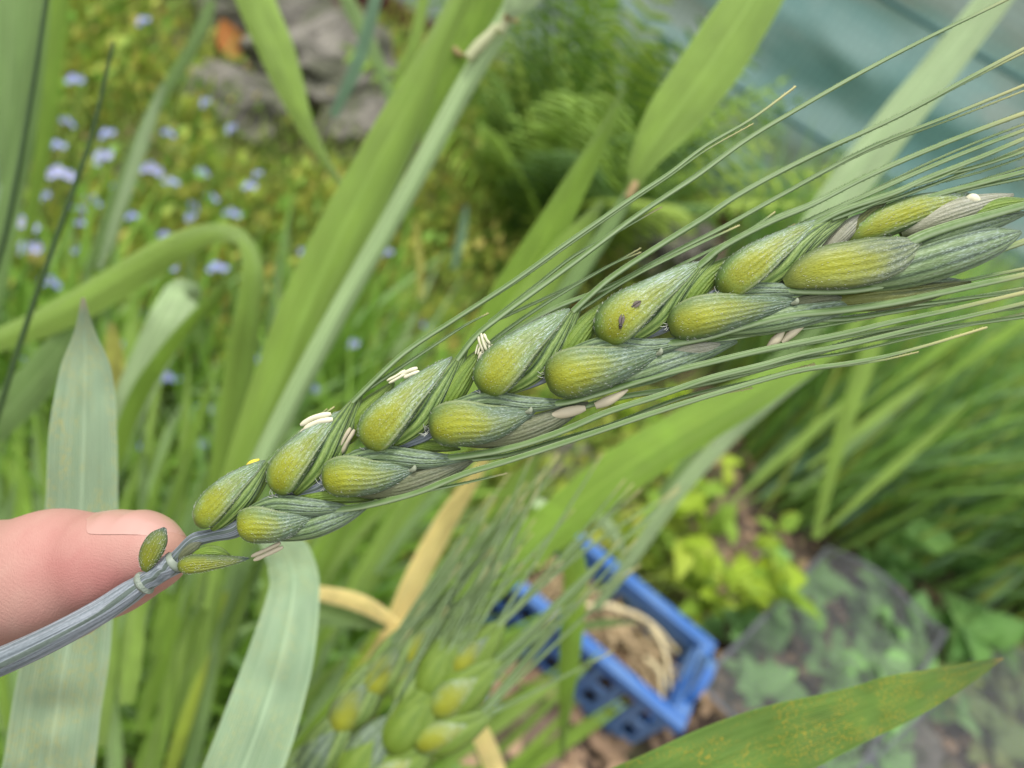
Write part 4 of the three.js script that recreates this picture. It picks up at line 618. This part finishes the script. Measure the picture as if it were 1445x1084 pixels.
spikelet(null, [520, 628], [
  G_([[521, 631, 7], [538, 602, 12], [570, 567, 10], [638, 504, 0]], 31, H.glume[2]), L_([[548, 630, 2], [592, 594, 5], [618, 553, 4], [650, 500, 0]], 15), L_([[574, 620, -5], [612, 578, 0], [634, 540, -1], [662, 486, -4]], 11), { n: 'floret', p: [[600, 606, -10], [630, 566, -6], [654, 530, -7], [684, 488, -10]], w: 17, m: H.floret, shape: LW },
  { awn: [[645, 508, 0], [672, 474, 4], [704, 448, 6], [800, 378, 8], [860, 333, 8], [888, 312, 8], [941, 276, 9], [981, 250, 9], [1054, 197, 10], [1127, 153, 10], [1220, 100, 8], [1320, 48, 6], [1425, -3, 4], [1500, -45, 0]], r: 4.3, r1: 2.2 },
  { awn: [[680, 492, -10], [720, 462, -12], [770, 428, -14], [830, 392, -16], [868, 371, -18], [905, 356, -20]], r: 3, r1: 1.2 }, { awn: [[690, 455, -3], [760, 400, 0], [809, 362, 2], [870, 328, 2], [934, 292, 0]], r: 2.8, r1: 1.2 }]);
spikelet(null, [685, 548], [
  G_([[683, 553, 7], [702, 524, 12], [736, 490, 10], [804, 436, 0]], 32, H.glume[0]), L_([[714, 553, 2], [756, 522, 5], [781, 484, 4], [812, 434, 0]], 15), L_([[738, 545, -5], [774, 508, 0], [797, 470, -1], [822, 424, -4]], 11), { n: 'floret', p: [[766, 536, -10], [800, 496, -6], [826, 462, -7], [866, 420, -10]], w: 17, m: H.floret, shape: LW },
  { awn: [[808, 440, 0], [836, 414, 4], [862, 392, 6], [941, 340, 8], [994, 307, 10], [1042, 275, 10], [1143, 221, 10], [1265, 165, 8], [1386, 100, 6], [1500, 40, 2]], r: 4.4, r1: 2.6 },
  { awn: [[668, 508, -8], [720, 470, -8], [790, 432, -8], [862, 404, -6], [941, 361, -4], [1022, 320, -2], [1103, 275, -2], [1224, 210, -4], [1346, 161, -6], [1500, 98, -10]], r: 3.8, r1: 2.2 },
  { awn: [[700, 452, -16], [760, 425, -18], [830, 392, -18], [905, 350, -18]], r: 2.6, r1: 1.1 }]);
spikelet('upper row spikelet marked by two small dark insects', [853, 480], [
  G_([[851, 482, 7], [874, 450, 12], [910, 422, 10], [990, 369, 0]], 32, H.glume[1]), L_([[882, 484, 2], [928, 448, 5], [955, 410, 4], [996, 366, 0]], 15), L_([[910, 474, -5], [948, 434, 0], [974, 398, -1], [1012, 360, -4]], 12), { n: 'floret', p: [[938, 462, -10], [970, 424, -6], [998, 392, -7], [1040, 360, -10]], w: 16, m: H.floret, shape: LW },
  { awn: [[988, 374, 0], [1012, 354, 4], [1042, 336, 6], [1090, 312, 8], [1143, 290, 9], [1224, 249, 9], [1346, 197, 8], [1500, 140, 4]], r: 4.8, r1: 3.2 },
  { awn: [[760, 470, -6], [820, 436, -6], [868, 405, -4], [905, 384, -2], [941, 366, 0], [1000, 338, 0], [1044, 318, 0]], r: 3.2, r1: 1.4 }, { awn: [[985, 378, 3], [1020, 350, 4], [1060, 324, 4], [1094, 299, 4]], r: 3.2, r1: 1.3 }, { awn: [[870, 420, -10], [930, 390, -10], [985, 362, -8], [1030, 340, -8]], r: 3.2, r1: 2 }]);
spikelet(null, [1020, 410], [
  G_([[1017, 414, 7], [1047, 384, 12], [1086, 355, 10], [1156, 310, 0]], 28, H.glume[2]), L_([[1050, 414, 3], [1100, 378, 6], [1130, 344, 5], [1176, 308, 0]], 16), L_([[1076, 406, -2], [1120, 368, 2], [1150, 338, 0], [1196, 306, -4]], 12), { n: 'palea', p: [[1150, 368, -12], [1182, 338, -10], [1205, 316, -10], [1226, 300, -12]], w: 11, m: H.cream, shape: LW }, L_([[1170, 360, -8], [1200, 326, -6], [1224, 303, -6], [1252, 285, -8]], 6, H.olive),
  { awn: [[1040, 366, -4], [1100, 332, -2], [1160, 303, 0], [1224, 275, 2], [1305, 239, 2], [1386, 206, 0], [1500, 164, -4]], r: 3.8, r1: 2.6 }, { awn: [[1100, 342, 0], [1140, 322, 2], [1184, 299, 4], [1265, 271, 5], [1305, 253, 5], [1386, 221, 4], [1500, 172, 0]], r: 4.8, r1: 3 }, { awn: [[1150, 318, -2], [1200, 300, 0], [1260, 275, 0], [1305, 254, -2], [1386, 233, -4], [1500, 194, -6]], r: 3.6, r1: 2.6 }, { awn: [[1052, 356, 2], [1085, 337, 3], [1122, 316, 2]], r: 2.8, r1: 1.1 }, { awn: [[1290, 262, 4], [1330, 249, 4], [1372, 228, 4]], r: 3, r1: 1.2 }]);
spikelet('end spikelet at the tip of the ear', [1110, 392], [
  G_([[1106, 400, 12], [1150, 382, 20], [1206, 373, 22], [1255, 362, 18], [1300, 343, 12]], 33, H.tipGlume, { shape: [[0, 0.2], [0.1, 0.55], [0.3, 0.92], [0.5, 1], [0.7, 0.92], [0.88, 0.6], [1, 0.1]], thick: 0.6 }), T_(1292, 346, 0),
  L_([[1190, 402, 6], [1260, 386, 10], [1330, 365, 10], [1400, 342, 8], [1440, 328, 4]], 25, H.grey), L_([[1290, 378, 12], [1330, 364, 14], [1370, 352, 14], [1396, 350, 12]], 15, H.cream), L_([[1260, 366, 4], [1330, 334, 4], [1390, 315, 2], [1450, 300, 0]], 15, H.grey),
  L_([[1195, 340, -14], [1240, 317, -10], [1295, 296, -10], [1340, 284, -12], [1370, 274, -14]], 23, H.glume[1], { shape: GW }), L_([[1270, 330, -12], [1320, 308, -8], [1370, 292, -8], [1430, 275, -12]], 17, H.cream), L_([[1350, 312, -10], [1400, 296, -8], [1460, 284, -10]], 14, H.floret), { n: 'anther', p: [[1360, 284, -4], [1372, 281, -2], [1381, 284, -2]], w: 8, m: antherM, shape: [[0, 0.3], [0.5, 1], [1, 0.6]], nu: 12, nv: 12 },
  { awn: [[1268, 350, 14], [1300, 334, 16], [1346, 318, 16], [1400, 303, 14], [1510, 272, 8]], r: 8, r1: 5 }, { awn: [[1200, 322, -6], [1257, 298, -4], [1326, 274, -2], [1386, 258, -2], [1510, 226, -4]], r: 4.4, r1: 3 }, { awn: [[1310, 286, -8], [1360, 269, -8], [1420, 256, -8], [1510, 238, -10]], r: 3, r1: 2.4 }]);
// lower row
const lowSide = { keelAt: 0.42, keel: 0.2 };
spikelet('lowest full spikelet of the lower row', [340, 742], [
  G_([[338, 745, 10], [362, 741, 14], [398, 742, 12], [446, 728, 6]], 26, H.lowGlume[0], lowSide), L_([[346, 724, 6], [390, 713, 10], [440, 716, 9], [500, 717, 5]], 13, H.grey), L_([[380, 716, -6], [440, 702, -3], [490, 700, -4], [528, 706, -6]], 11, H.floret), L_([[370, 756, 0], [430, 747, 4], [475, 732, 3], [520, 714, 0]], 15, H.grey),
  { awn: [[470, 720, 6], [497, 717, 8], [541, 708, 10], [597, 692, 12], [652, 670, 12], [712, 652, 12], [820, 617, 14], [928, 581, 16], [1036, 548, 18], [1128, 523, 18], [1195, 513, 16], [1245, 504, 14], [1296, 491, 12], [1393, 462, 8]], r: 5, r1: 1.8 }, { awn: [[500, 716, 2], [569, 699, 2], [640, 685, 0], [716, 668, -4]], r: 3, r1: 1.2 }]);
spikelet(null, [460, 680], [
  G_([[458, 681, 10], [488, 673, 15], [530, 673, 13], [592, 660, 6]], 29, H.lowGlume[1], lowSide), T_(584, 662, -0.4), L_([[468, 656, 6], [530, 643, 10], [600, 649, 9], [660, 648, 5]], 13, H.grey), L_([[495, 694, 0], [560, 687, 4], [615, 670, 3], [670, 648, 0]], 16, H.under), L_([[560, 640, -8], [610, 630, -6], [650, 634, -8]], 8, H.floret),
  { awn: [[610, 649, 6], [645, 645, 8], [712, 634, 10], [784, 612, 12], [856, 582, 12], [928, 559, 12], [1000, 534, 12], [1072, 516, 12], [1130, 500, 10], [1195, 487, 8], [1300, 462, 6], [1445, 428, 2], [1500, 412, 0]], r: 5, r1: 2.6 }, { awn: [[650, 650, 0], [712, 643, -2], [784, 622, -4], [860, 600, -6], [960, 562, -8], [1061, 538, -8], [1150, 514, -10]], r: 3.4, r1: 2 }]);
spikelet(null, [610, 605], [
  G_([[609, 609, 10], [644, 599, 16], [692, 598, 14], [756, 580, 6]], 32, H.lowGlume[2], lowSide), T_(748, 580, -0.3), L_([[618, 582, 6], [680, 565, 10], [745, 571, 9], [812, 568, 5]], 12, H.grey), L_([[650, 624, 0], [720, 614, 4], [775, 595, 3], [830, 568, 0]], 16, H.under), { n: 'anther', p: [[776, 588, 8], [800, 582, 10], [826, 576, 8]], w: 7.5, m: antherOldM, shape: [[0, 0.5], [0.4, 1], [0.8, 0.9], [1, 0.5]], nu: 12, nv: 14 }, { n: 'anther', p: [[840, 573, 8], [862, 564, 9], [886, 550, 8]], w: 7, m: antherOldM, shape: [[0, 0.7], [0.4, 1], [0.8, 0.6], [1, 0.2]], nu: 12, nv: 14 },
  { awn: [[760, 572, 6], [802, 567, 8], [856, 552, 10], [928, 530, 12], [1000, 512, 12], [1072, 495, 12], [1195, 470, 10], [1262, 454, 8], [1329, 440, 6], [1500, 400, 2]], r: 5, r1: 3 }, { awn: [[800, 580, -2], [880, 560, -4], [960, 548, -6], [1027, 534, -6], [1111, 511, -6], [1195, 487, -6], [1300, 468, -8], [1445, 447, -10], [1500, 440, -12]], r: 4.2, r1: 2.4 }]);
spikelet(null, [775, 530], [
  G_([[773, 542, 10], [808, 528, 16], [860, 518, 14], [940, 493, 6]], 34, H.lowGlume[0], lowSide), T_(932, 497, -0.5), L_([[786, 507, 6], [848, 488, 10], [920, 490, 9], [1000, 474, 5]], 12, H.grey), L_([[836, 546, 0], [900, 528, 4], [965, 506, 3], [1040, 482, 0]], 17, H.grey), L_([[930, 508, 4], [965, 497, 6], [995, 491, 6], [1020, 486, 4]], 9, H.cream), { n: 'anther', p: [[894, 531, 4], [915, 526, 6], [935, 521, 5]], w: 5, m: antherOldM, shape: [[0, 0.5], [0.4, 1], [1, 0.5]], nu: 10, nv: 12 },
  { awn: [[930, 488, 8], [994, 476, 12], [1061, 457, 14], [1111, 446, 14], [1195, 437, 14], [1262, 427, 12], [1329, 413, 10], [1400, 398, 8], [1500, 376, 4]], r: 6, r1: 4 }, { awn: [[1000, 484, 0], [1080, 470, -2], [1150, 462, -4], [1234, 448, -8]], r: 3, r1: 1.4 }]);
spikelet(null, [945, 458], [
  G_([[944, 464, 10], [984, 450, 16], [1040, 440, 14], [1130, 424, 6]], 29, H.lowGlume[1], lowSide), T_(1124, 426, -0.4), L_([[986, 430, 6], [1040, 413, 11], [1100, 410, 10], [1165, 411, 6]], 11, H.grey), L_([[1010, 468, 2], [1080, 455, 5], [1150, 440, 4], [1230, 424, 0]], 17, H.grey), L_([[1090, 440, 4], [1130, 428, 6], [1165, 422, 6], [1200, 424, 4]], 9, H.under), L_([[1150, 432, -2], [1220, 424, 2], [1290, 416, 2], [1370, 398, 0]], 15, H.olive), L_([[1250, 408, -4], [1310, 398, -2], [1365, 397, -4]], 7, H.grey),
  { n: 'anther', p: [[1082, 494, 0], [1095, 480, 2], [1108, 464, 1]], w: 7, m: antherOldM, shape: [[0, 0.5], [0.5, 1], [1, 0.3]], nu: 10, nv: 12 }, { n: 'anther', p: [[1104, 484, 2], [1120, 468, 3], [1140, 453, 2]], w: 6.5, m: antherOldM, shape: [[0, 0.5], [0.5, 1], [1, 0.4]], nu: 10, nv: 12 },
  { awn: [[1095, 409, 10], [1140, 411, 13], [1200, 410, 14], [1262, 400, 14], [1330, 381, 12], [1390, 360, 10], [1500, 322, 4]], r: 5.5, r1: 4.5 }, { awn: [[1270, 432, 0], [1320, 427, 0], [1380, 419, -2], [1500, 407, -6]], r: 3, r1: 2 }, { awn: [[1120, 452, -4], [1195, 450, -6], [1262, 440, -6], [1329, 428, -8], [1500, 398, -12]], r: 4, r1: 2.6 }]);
// anthers hanging out of the upper row
const anther = (pts, w, m = antherM) => pt('anther', mergeGeometries([-0.42, 0.42].map((e, i) => huskGeo(pts.map(([x, y, z], k) => { const q = pts[Math.min(k + 1, 2)], o = pts[Math.max(k - 1, 0)], l = Math.hypot(q[0] - o[0], q[1] - o[1]); return [x - (q[1] - o[1]) / l * w * e + i, y + (q[0] - o[0]) / l * w * e, z + i * 2]; }), w * 0.46, { shape: [[0, 0.5], [0.12, 0.9], [0.5, 0.85], [0.85, 1], [1, 0.6]], nu: 12, nv: 16, thick: 0.9, wave: 0.25, seed: pts[0][0] + i }))), m);
anther([[426, 603, 6], [444, 593, 9], [468, 588, 7]], 9); anther([[424, 612, 3], [440, 602, 5], [458, 594, 5]], 5); anther([[547, 539, 2], [560, 532, 4], [573, 524, 3]], 4.5); anther([[568, 531, 4], [578, 526, 6], [590, 522, 4]], 6.5);
anther([[684, 496, 4], [679, 484, 6], [676, 471, 5]], 4.5); anther([[689, 487, 4], [684, 480, 6], [680, 472, 5]], 4.5); anther([[690, 500, 4], [692, 493, 5], [692, 486, 4]], 4); anther([[680, 516, -2], [678, 504, 2], [682, 496, 2]], 4.5); anther([[672, 500, 2], [674, 492, 2], [676, 486, 2]], 3); anther([[479, 638, 2], [487, 622, 6], [497, 605, 4]], 6.5, antherOldM); anther([[356, 788, 6], [374, 780, 8], [397, 769, 6]], 7, antherOldM);
pt('pollen_sac', huskGeo([[347, 660, -4], [356, 655, -2], [366, 648, -3]], 5, { shape: LW, nu: 10, nv: 10 }), mat({ color: lin(0.7, 0.55, 0.03) }));
for (const [x, y, s] of [[603, 607, 1], [772, 528, 2], [944, 458, 3], [458, 682, 4], [682, 556, 5], [850, 486, 6], [1016, 412, 7], [520, 634, 8], [385, 702, 9]]) pt('hair_tuft', hairTuft(x, y, 12, 13, 970 + s), hairM);
{ // two small insects resting on a glume
  const bm = mat({ color: lin(0.035, 0.025, 0.02), roughness: 0.4 }), wm = mat({ color: lin(0.11, 0.085, 0.065), roughness: 0.5 });
  const bug = (label, x, y, a, L, z) => {
    const th = thing('insect', label, 'insect', E3(x, y, z)), c = Math.cos(a), s = Math.sin(a), q = (d, o = 0, h = 0) => [x + c * d * L - s * o, y + s * d * L + c * o, z + h];
    add('body', local(huskGeo([q(-0.5), q(-0.2, 0, 1), q(0.15, 0, 1), q(0.36, 0, 1), q(0.5)], 3.8, { shape: [[0, 0.15], [0.2, 0.8], [0.42, 1], [0.6, 0.7], [0.72, 0.9], [0.82, 0.55], [0.92, 0.7], [1, 0.15]], nu: 12, nv: 24, back: 0.6 }), th), bm, th);
    for (const e of [-1, 1]) add('wing', local(huskGeo([q(0.2, e * 1.5, 4.0), q(-0.1, e * 2.4, 4.4), q(-0.44, e * 1.3, 4.2)], 1.7, { shape: LW, thick: 0.15, back: 0.1, nu: 8, nv: 8 }), th), wm, th);
    for (const e of [-1, 1]) for (const d of [-0.05, 0.12, 0.28]) add('leg', local(tubeGeo(EW([q(d, e * 2, 1), q(d, e * 5, 1.5), q(d - 0.05, e * 7, -2)]), [0.5 * PX, 0.3 * PX], 4, 5), th), bm, th);
    for (const e of [-1, 1]) add('antenna', local(tubeGeo(EW([q(0.5, e * 0.8, 1), q(0.62, e * 2.2, 2)]), [0.35 * PX, 0.2 * PX], 4, 3), th), bm, th);
  };
  bug('tiny dark insect, the lower of two on a glume', 877, 453, 1.75, 22, 34); bug('tiny pale winged insect, the upper of two on a glume', 897, 430, 2.55, 19, 33);
}

// ------------------------------------------------------------------ the second ear, blurred, at the bottom
{
  const D2 = 0.215, kk = D2 / Z0, map2 = (x, y, z = 0) => at(x, y, D2 - z * D2 / F), e2 = thing('wheat_ear', 'blurred second wheat ear with awns, growing below the first', 'wheat ear', map2(500, 1100, 0)), r = rngOf(881);
  const o = { map: map2, k: kk, nu: 20, nv: 28 }, p2 = (n, g, m, p) => add(n, local(g, p), m, p);
  p2('rachis', tubeGeo([[430, 1180], [500, 1090], [570, 1010], [640, 935], [690, 880]].map(([x, y]) => map2(x, y, -10)), [9, 9, 8, 6, 3].map((w) => w * PX * kk), 8, 30), stemM, e2);
  const sp2 = (x, y, dx, dy, w, m, m2, z, awns) => {
    const g = new THREE.Group(); g.name = 'spikelet'; e2.add(g); g.position.copy(e2.worldToLocal(map2(x, y, 0))); e2.updateMatrixWorld(true);
    dx *= 1.3; dy *= 1.3; w *= 1.08; const nx = -dy, ny = dx, l = Math.hypot(dx, dy), q = (s, t) => [x + dx * s + nx / l * t, y + dy * s + ny / l * t, z];
    p2('glume', huskGeo([q(0, 0), q(0.3, -3), q(0.65, -2), q(1, 4)], w, { ...o, seed: x }), m, g); p2('lemma', huskGeo([q(0.1, 10), q(0.4, 13), q(0.8, 9), q(1.2, 4)], w * 0.7, { ...o, shape: LW, seed: y }), m2, g); p2('lemma', huskGeo([q(0.1, -10), q(0.4, -13), q(0.8, -8), q(1.15, -2)], w * 0.6, { ...o, shape: LW, seed: y + 3 }), m2, g);
    for (const [ax, ay] of [...awns, ...awns.map(([p, q2]) => [p + (r() - 0.5) * 70, q2 + (r() - 0.3) * 70]), ...awns.slice(0, 1).map(([p, q2]) => [p + (r() - 0.5) * 120, q2 + (r() - 0.2) * 90])]) { const b = q(0.95, 0), mx = (b[0] + ax) / 2, my = (b[1] + ay) / 2; p2('awn', awnGeo([b, [mx + (r() - 0.5) * 16, my + (r() - 0.5) * 16, z + r() * 10], [ax, ay, z + (r() - 0.3) * 50]], 2.8, 1.1, { map: map2, k: kk, barbs: false }), awnM, g); }
  };
  const bright = H.floret, dk = H.lowGlume[0];
  sp2(552, 1062, 48, -72, 26, bright, H.floret, 16, [[735, 770], [760, 690]]); sp2(610, 1008, 62, -52, 24, H.glume[0], H.floret, 18, [[870, 770], [960, 690]]); sp2(600, 985, 30, -66, 22, bright, H.floret, 10, [[765, 672], [790, 640]]); sp2(585, 1052, 70, -30, 22, H.glume[1], H.floret, 20, [[900, 760], [830, 830]]);
  sp2(640, 950, 45, -48, 18, H.lowGlume[0], H.floret, 12, [[905, 690], [850, 640]]); sp2(490, 1110, 40, -66, 26, bright, H.grey, 12, [[690, 800], [720, 700]]); sp2(520, 1120, 60, -50, 24, H.glume[2], H.floret, 18, [[820, 850]]);
  sp2(430, 1100, 44, -70, 24, H.grey, H.lemma, 0, [[640, 800], [660, 760], [700, 700]]); sp2(475, 1035, 44, -72, 24, dk, H.lemma, -4, [[690, 740], [745, 680]]); sp2(520, 985, 44, -72, 22, dk, H.lemma, -6, [[715, 735], [770, 665]]); sp2(570, 945, 42, -62, 18, dk, H.lemma, -8, [[725, 720], [795, 655]]); sp2(385, 1150, 40, -70, 24, dk, H.lemma, -2, [[600, 850], [650, 770]]); sp2(565, 1000, 34, -60, 20, H.lemma, dk, 2, [[740, 700], [700, 780]]);
}
{ // labels that several things would share say which one, counted from the left of the place they name
  const by = {}, nth = ['first', 'second', 'third', 'fourth', 'fifth', 'sixth', 'seventh', 'eighth', 'ninth', 'tenth', 'eleventh', 'twelfth', 'thirteenth', 'fourteenth', 'fifteenth', 'sixteenth'];
  for (const o of scene.children) if (o.userData.label && o.userData.group) (by[o.userData.label] ??= []).push(o);
  for (const [l, os] of Object.entries(by)) if (os.length > 1) {
    os.map((o) => [inView(new THREE.Box3().setFromObject(o.children[0]).getCenter(V3(0, 0, 0)))[0], o]).sort((p, q) => p[0] - q[0]).forEach(([, o], i) => { o.userData.label = `${l}, ${nth[i]} from the left`; });
  }
}
renderer.render(scene, camera);
